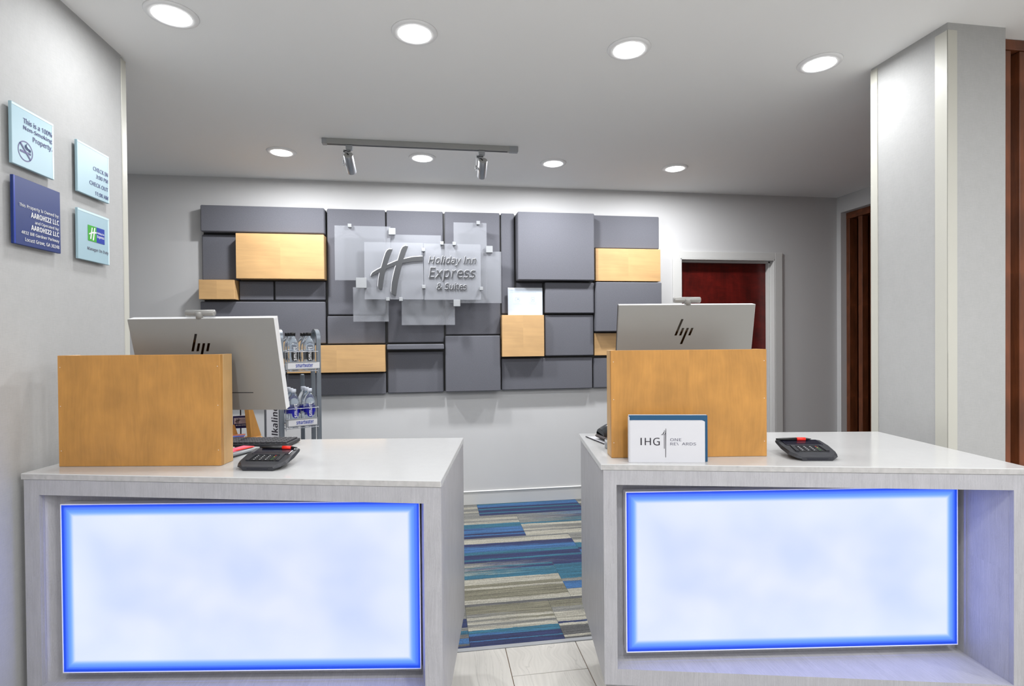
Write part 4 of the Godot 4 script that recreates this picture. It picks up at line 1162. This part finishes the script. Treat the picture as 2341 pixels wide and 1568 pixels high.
# ======================================================================= small things
func small_things() -> void:
	# card sign leaning on the right screen
	var a := Vector2(0.6723, -1.7617); var b := Vector2(0.922, -1.7098)
	var d := (b - a).normalized()
	var w := a.distance_to(b)
	var t := thing("card_sign", "white card sign with teal border leaning before the right maple screen", "sign", Vector3((a.x + b.x) / 2, TOP, (a.y + b.y) / 2), -atan2(d.y, d.x))
	part("back_card", box(Vector3(-w / 2 + 0.001, 0.0005, -0.022), Vector3(w / 2 + 0.014, 0.161, -0.0172), 0.0006), M.teal, t)
	part("back_edge", box(Vector3(-w / 2 - 0.001, 0.0005, -0.025), Vector3(w / 2 + 0.012, 0.163, -0.0222), 0.0006), M.white, t)
	var st := st_new()
	plate(st, [Vector2(-w / 2, 0.0005), Vector2(w / 2, 0.0005), Vector2(w / 2, 0.142), Vector2(w / 2 - 0.005, 0.1445), Vector2(-w / 2, 0.1445)], -0.017, 0.0)
	part("front_card", done(st), M.white, t)
	part("side_fold", box(Vector3(-w / 2 - 0.0035, 0.0005, -0.020), Vector3(-w / 2 - 0.0005, 0.158, 0.0), 0.0005), M.white, t)
	var X := func(u: float) -> float: return lerpf(-w / 2, w / 2, (u - 180.0) / (2040.0 - 180.0))
	var Y := func(v: float) -> float: return lerpf(0.1445, 0.0005, (v - 235.0) / (1255.0 - 235.0))
	for l in [["H", 553, 706, 650, 828], ["G", 760, 925, 648, 832]]:
		part("lettering", words(l[0], sans_font, Vector2(X.call(l[1]), Y.call(l[4])), Vector2(X.call(l[2]), Y.call(l[3])), 0.0004), M.ink, t, Vector3(0, 0, 0.0002))
	part("lettering", box(Vector3(X.call(448), Y.call(828), 0.0), Vector3(X.call(478), Y.call(650), 0.0004)), M.ink, t, Vector3(0, 0, 0.0002))
	part("lettering", words("ONE", sans_font, Vector2(X.call(1183), Y.call(728)), Vector2(X.call(1455), Y.call(660)), 0.0004), M.grey_ink, t, Vector3(0, 0, 0.0002))
	part("lettering", words("RE\\", sans_font, Vector2(X.call(1183), Y.call(828)), Vector2(X.call(1392), Y.call(762)), 0.0004), M.grey_ink, t, Vector3(0, 0, 0.0002))
	part("lettering", words("ARDS", sans_font, Vector2(X.call(1470), Y.call(828)), Vector2(X.call(1818), Y.call(762)), 0.0004), M.grey_ink, t, Vector3(0, 0, 0.0002))
	st = st_new()
	var P := func(u: float, v: float) -> Vector2: return Vector2(X.call(u), Y.call(v))
	for o in [[[1030, 560], [1042, 560], [1042, 912], [1030, 912]], [[1063, 520], [1076, 420], [1083, 420], [1075, 1125], [1063, 1125]], [[960, 578], [1000, 545], [1030, 500], [1040, 460], [1046, 462], [1042, 500], [1030, 545], [1008, 552], [985, 572], [1040, 562], [1064, 530], [1068, 536], [1044, 572]]]:
		var pl := []
		for q in o: pl.append(P.call(q[0], q[1]))
		plate(st, pl, 0.0, 0.0004)
	part("one_symbol", done(st), M.ink, t, Vector3(0, 0, 0.0002))

	# notice in a clear holder on the maple block
	var n := thing("notice_holder", "white notice in a clear holder standing on the square maple block", "notice", Vector3(0.775, 1.5895, BACK + 0.085))
	part("holder", box(Vector3(-0.1465, 0.0, -0.004), Vector3(0.1465, 0.229, 0.0), 0.001), M.white, n)
	part("sheet", box(Vector3(-0.139, 0.004, 0.0003), Vector3(0.139, 0.224, 0.0008)), M.paper, n)
	part("clear_front", box(Vector3(-0.1465, 0.0, 0.0035), Vector3(0.1465, 0.224, 0.0055), 0.0005), M.clear, n)
	part("lettering", words("IHG", bold_font, Vector2(-0.125, 0.204), Vector2(-0.100, 0.212), 0.0003), M.teal_ink, n, Vector3(0, 0, 0.001))
	part("lettering", words("Digital Check-in Room Key Pick-up", sans_font, Vector2(-0.125, 0.183), Vector2(0.095, 0.197), 0.0003), M.pale_ink, n, Vector3(0, 0, 0.001))
	part("lettering", words("Present", sans_font, Vector2(-0.082, 0.1), Vector2(-0.050, 0.107), 0.0003), M.pale_ink, n, Vector3(0, 0, 0.001))
	part("lettering", words("identification card", sans_font, Vector2(-0.102, 0.089), Vector2(-0.028, 0.0965), 0.0003), M.pale_ink, n, Vector3(0, 0, 0.001))
	part("lettering", words("Receive room key", sans_font, Vector2(0.028, 0.1), Vector2(0.098, 0.107), 0.0003), M.pale_ink, n, Vector3(0, 0, 0.001))
	part("lettering", words("from front desk", sans_font, Vector2(0.034, 0.089), Vector2(0.094, 0.0965), 0.0003), M.pale_ink, n, Vector3(0, 0, 0.001))
	st = st_new()
	for r in [[-0.085, -0.046, 0.118, 0.146], [0.051, 0.078, 0.113, 0.153]]:
		for q in [[r[0], r[1], r[2], r[2] + 0.002], [r[0], r[1], r[3] - 0.002, r[3]], [r[0], r[0] + 0.002, r[2], r[3]], [r[1] - 0.002, r[1], r[2], r[3]]]:
			bx(st, Vector3(q[0], q[2], 0.0), Vector3(q[1], q[3], 0.0003))
	bx(st, Vector3(-0.070, 0.130, 0), Vector3(-0.052, 0.138, 0.0003))
	bx(st, Vector3(0.060, 0.142, 0), Vector3(0.069, 0.147, 0.0003))
	bx(st, Vector3(0.061, 0.124, 0), Vector3(0.069, 0.132, 0.0003))
	part("icon", done(st), M.teal_ink, n, Vector3(0, 0, 0.001))
	part("rule_line", box(Vector3(-0.139, 0.043, 0.001), Vector3(0.139, 0.0445, 0.0013)), mat(Color(0.80, 0.66, 0.68), 0.7), n)

	# keyboard on the left counter
	var kb := thing("keyboard", "black computer keyboard lying behind the left maple screen", "keyboard", Vector3(-0.79, TOP, -2.352), -0.155)
	st = st_new()
	var kp := []
	part("case", box(Vector3(-0.225, 0.003, -0.064), Vector3(0.225, 0.017, 0.064), 0.002), M.key, kb)
	for r in 6:
		var kst := st_new()
		for c in 20:
			bx(kst, Vector3(-0.219 + c * 0.0219, 0.017, -0.058 + r * 0.0195), Vector3(-0.219 + c * 0.0219 + 0.0185, 0.0225, -0.058 + r * 0.0195 + 0.016), 0.0015)
		part("key_row", done(kst), M.dark, kb)
	for s in [-0.2, 0.17]:
		part("tilt_foot", box(Vector3(s, 0.0001, 0.045), Vector3(s + 0.03, 0.003, 0.058), 0.0005), M.black, kb)

	# papers under the left screen
	var pf := thing("paper_stack", "stack of grey papers with a pink sheet on top, beside the left maple screen", "papers", Vector3(-0.745, TOP, -2.185), -0.43)
	part("grey_papers", box(Vector3(-0.030, 0.004, -0.070), Vector3(0.045, 0.013, 0.085), 0.001), M.alu_dull, pf)
	part("dark_folder", box(Vector3(-0.030, 0.0003, -0.068), Vector3(0.050, 0.0035, 0.087), 0.0005), M.black, pf)
	part("pink_sheet", box(Vector3(-0.029, 0.0135, -0.066), Vector3(0.022, 0.0155, 0.08), 0.0003), M.pink, pf)
	part("red_sheet", box(Vector3(0.008, 0.0157, -0.060), Vector3(0.026, 0.0163, 0.02), 0.0002), M.red, pf, Vector3.ZERO, Basis(Vector3.UP, -0.12))
	part("yellow_flag", box(Vector3(0.0505, 0.0012, -0.066), Vector3(0.062, 0.003, -0.040), 0.0003), M.yellow, pf)
	part("blue_flag", box(Vector3(0.0505, 0.0002, -0.060), Vector3(0.068, 0.001, -0.030), 0.0002), M.blue, pf)

	# wooden brochure stand at the back of the left counter
	var es := thing("brochure_stand", "light wooden brochure stand with tapered uprights under the tilted monitor", "stand", Vector3(-0.80, TOP, -2.450), 0.155)
	st = st_new()
	bx(st, Vector3(-0.10, 0.0003, -0.034), Vector3(0.064, 0.011, 0.010), 0.004)
	bx(st, Vector3(-0.095, 0.0112, -0.030), Vector3(0.055, 0.0145, 0.007), 0.001)
	part("base", done(st), M.maple_warm, es)
	st = st_new()
	for q in [[0.008, 0.024, 0.0], [-0.078, -0.066, 0.0]]:
		var x0: float = q[0]; var x1: float = q[1]
		# a wedge: broad foot, narrow head
		var f := [Vector3(x0, 0.0147, 0.006), Vector3(x1, 0.0147, 0.006), Vector3(x1 + 0.035, 0.0147, -0.026), Vector3(x0 + 0.035, 0.0147, -0.026)]
		var h := [Vector3(x0 - 0.013, 0.17, 0.0), Vector3(x1 - 0.013, 0.17, 0.0), Vector3(x1 - 0.006, 0.17, -0.012), Vector3(x0 - 0.006, 0.17, -0.012)]
		if x0 < 0:
			for i in 4: h[i] = f[i].lerp(h[i], 0.35)
		for i in 4:
			var j := (i + 1) % 4
			quad(st, f[i], f[j], h[j], h[i])
		quad(st, h[0], h[1], h[2], h[3])
	part("upright", done(st), M.maple_warm, es)
	var br := thing("brochure", "small pile of red and blue brochures on the wooden stand", "brochure", Vector3(-0.845, TOP + 0.0148, -2.4375), 0.155 + 0.12)
	part("white_leaf", box(Vector3(-0.05, 0.0002, -0.022), Vector3(0.045, 0.004, 0.03), 0.0004), M.paper, br)
	part("red_leaf", box(Vector3(-0.05, 0.0042, -0.024), Vector3(0.040, 0.007, 0.028), 0.0004), mat(Color(0.62, 0.20, 0.22), 0.5), br)
	part("blue_leaf", box(Vector3(-0.05, 0.0072, -0.026), Vector3(0.044, 0.010, 0.024), 0.0004), mat(Color(0.28, 0.38, 0.68), 0.5), br)
	part("cover", box(Vector3(-0.05, 0.0102, -0.028), Vector3(0.046, 0.0115, 0.006), 0.0003), mat(Color(0.70, 0.42, 0.34), 0.5), br)

	# small blue sign on a thin post
	var bs := thing("small_blue_sign", "small dark blue sign with a white logo plate on a thin black post", "sign", Vector3(-0.834, TOP, -2.494), 0.155)
	part("post", box(Vector3(-0.0025, 0.0003, -0.006), Vector3(0.0025, 0.145, -0.002), 0.0008), M.ink, bs)
	part("foot", box(Vector3(-0.02, 0.0002, -0.008), Vector3(0.02, 0.003, 0.002), 0.001), M.ink, bs)
	part("plate", box(Vector3(-0.030, 0.048, -0.0018), Vector3(0.030, 0.102, 0.0), 0.0005), M.navy, bs)
	part("top_edge", box(Vector3(-0.030, 0.1022, -0.0018), Vector3(0.030, 0.104, 0.0)), M.paper, bs)
	part("logo_plate", box(Vector3(-0.026, 0.068, 0.0001), Vector3(0.027, 0.094, 0.0005)), mat(Color(0.72, 0.66, 0.68), 0.6), bs)
	st = st_new()
	var lift := 0.0003
	for q in [[[-0.018, 0.070], [-0.0155, 0.070], [-0.012, 0.090], [-0.0145, 0.090]], [[-0.012, 0.069], [-0.0095, 0.069], [-0.005, 0.0915], [-0.0075, 0.0915]], [[-0.022, 0.077], [-0.021, 0.080], [0.0, 0.087], [0.0, 0.084]]]:
		var pl := []
		for e in q: pl.append(Vector2(e[0], e[1]))
		plate(st, pl, 0.0, lift)
		lift += 0.0002
	part("logo_mark", done(st), M.ink, bs, Vector3(0, 0, 0.0006))
	part("lettering", words("Holiday Inn", sans_font, Vector2(0.003, 0.084), Vector2(0.025, 0.089), 0.0002), M.grey_ink, bs, Vector3(0, 0, 0.0006))
	part("lettering", words("Express", sans_font, Vector2(0.003, 0.078), Vector2(0.025, 0.083), 0.0002), M.grey_ink, bs, Vector3(0, 0, 0.0006))
	part("lettering", words("& Suites", sans_font, Vector2(0.006, 0.072), Vector2(0.022, 0.076), 0.0002), M.grey_ink, bs, Vector3(0, 0, 0.0006))
	part("lettering", words("AN IHG HOTEL", bold_font, Vector2(-0.019, 0.059), Vector2(0.021, 0.064), 0.0002), M.paper, bs, Vector3(0, 0, 0.0002))

	# tray, notebook and mouse on the right counter
	var tr := thing("clear_tray", "flat clear tray with a dark rim left of the right maple screen", "tray", Vector3(0.742, TOP, -2.17), 0.145)
	part("sheet", box(Vector3(-0.07, 0.0004, -0.085), Vector3(0.10, 0.002, 0.085), 0.0005), M.white, tr)
	st = st_new()
	tube(st, [Vector3(0.10, 0.003, 0.088), Vector3(-0.062, 0.003, 0.088), Vector3(-0.070, 0.003, 0.080), Vector3(-0.072, 0.003, -0.088)], 0.0022, 8)
	part("rim", done(st), M.ink, tr)
	var nb := thing("notebook", "dark brown leather notebook lying on the clear tray under the mouse", "notebook", Vector3(0.765, TOP + 0.0025, -2.165), 0.145)
	st = st_new()
	bx(st, Vector3(-0.075, 0.006, -0.05), Vector3(0.06, 0.020, 0.045), 0.006)
	part("cover", done(st), M.brown, nb)
	part("clasp", box(Vector3(-0.03, 0.0, 0.02), Vector3(0.06, 0.0055, 0.05), 0.002), M.black, nb)
	var ms := thing("computer_mouse", "dark grey computer mouse resting on the brown notebook", "mouse", Vector3(0.770, TOP + 0.0235, -2.175), 0.145)
	st = st_new()
	var prof := []
	for i in 9:
		var u := i / 8.0
		prof.append([lerpf(-0.075, 0.055, u), 0.006 + 0.042 * sin(PI * (0.16 + 0.74 * u)) , 0.016 + 0.020 * sin(PI * (0.22 + 0.68 * u))])
	st.set_smooth_group(1)
	for i in 8:
		for j in 10:
			var g := func(ii: int, jj: int) -> Vector3:
				var q: Array = prof[ii]
				var an := PI * jj / 10.0
				return Vector3(q[0], maxf(0.0, q[1] * pow(sin(an), 0.7)), q[2] * cos(an) * (1.0 + 0.25 * (1.0 - sin(an))))
			quad(st, g.call(i, j), g.call(i + 1, j), g.call(i + 1, j + 1), g.call(i, j + 1))
	st.set_smooth_group(-1)
	for i in 8:
		var e := func(ii: int, s: float) -> Vector3: return Vector3(prof[ii][0], 0.0, s * prof[ii][2] * 1.25)
		quad(st, e.call(i, -1), e.call(i + 1, -1), e.call(i + 1, 1), e.call(i, 1))
	for k2 in [0, 8]:
		for j in range(1, 9):
			var g2 := func(jj: int) -> Vector3:
				var q: Array = prof[k2]
				var an := PI * jj / 10.0
				return Vector3(q[0], maxf(0.0, q[1] * pow(sin(an), 0.7)), q[2] * cos(an) * (1.0 + 0.25 * (1.0 - sin(an))))
			if k2 == 0: tri(st, g2.call(0), g2.call(j), g2.call(j + 1))
			else: tri(st, g2.call(0), g2.call(j + 1), g2.call(j))
	part("shell", done(st), M.dark_gloss, ms)
	st = st_new()
	tube(st, [Vector3(-0.076, 0.022, 0.012), Vector3(-0.050, 0.020, 0.030), Vector3(-0.015, 0.014, 0.040), Vector3(0.02, 0.012, 0.040)], 0.0016, 6)
	part("seam", done(st), M.black, ms)
	var cup := thing("pen_cup", "small grey cup standing against the left side of the right maple screen", "cup", Vector3(0.688, TOP, -2.005))
	st = st_new()
	lathe(st, [Vector2(0.0, 0.0003), Vector2(0.022, 0.0003), Vector2(0.024, 0.002), Vector2(0.024, 0.034), Vector2(0.022, 0.034), Vector2(0.021, 0.004), Vector2(0.0, 0.004)], 28)
	part("wall", done(st), M.alu_dull, cup)
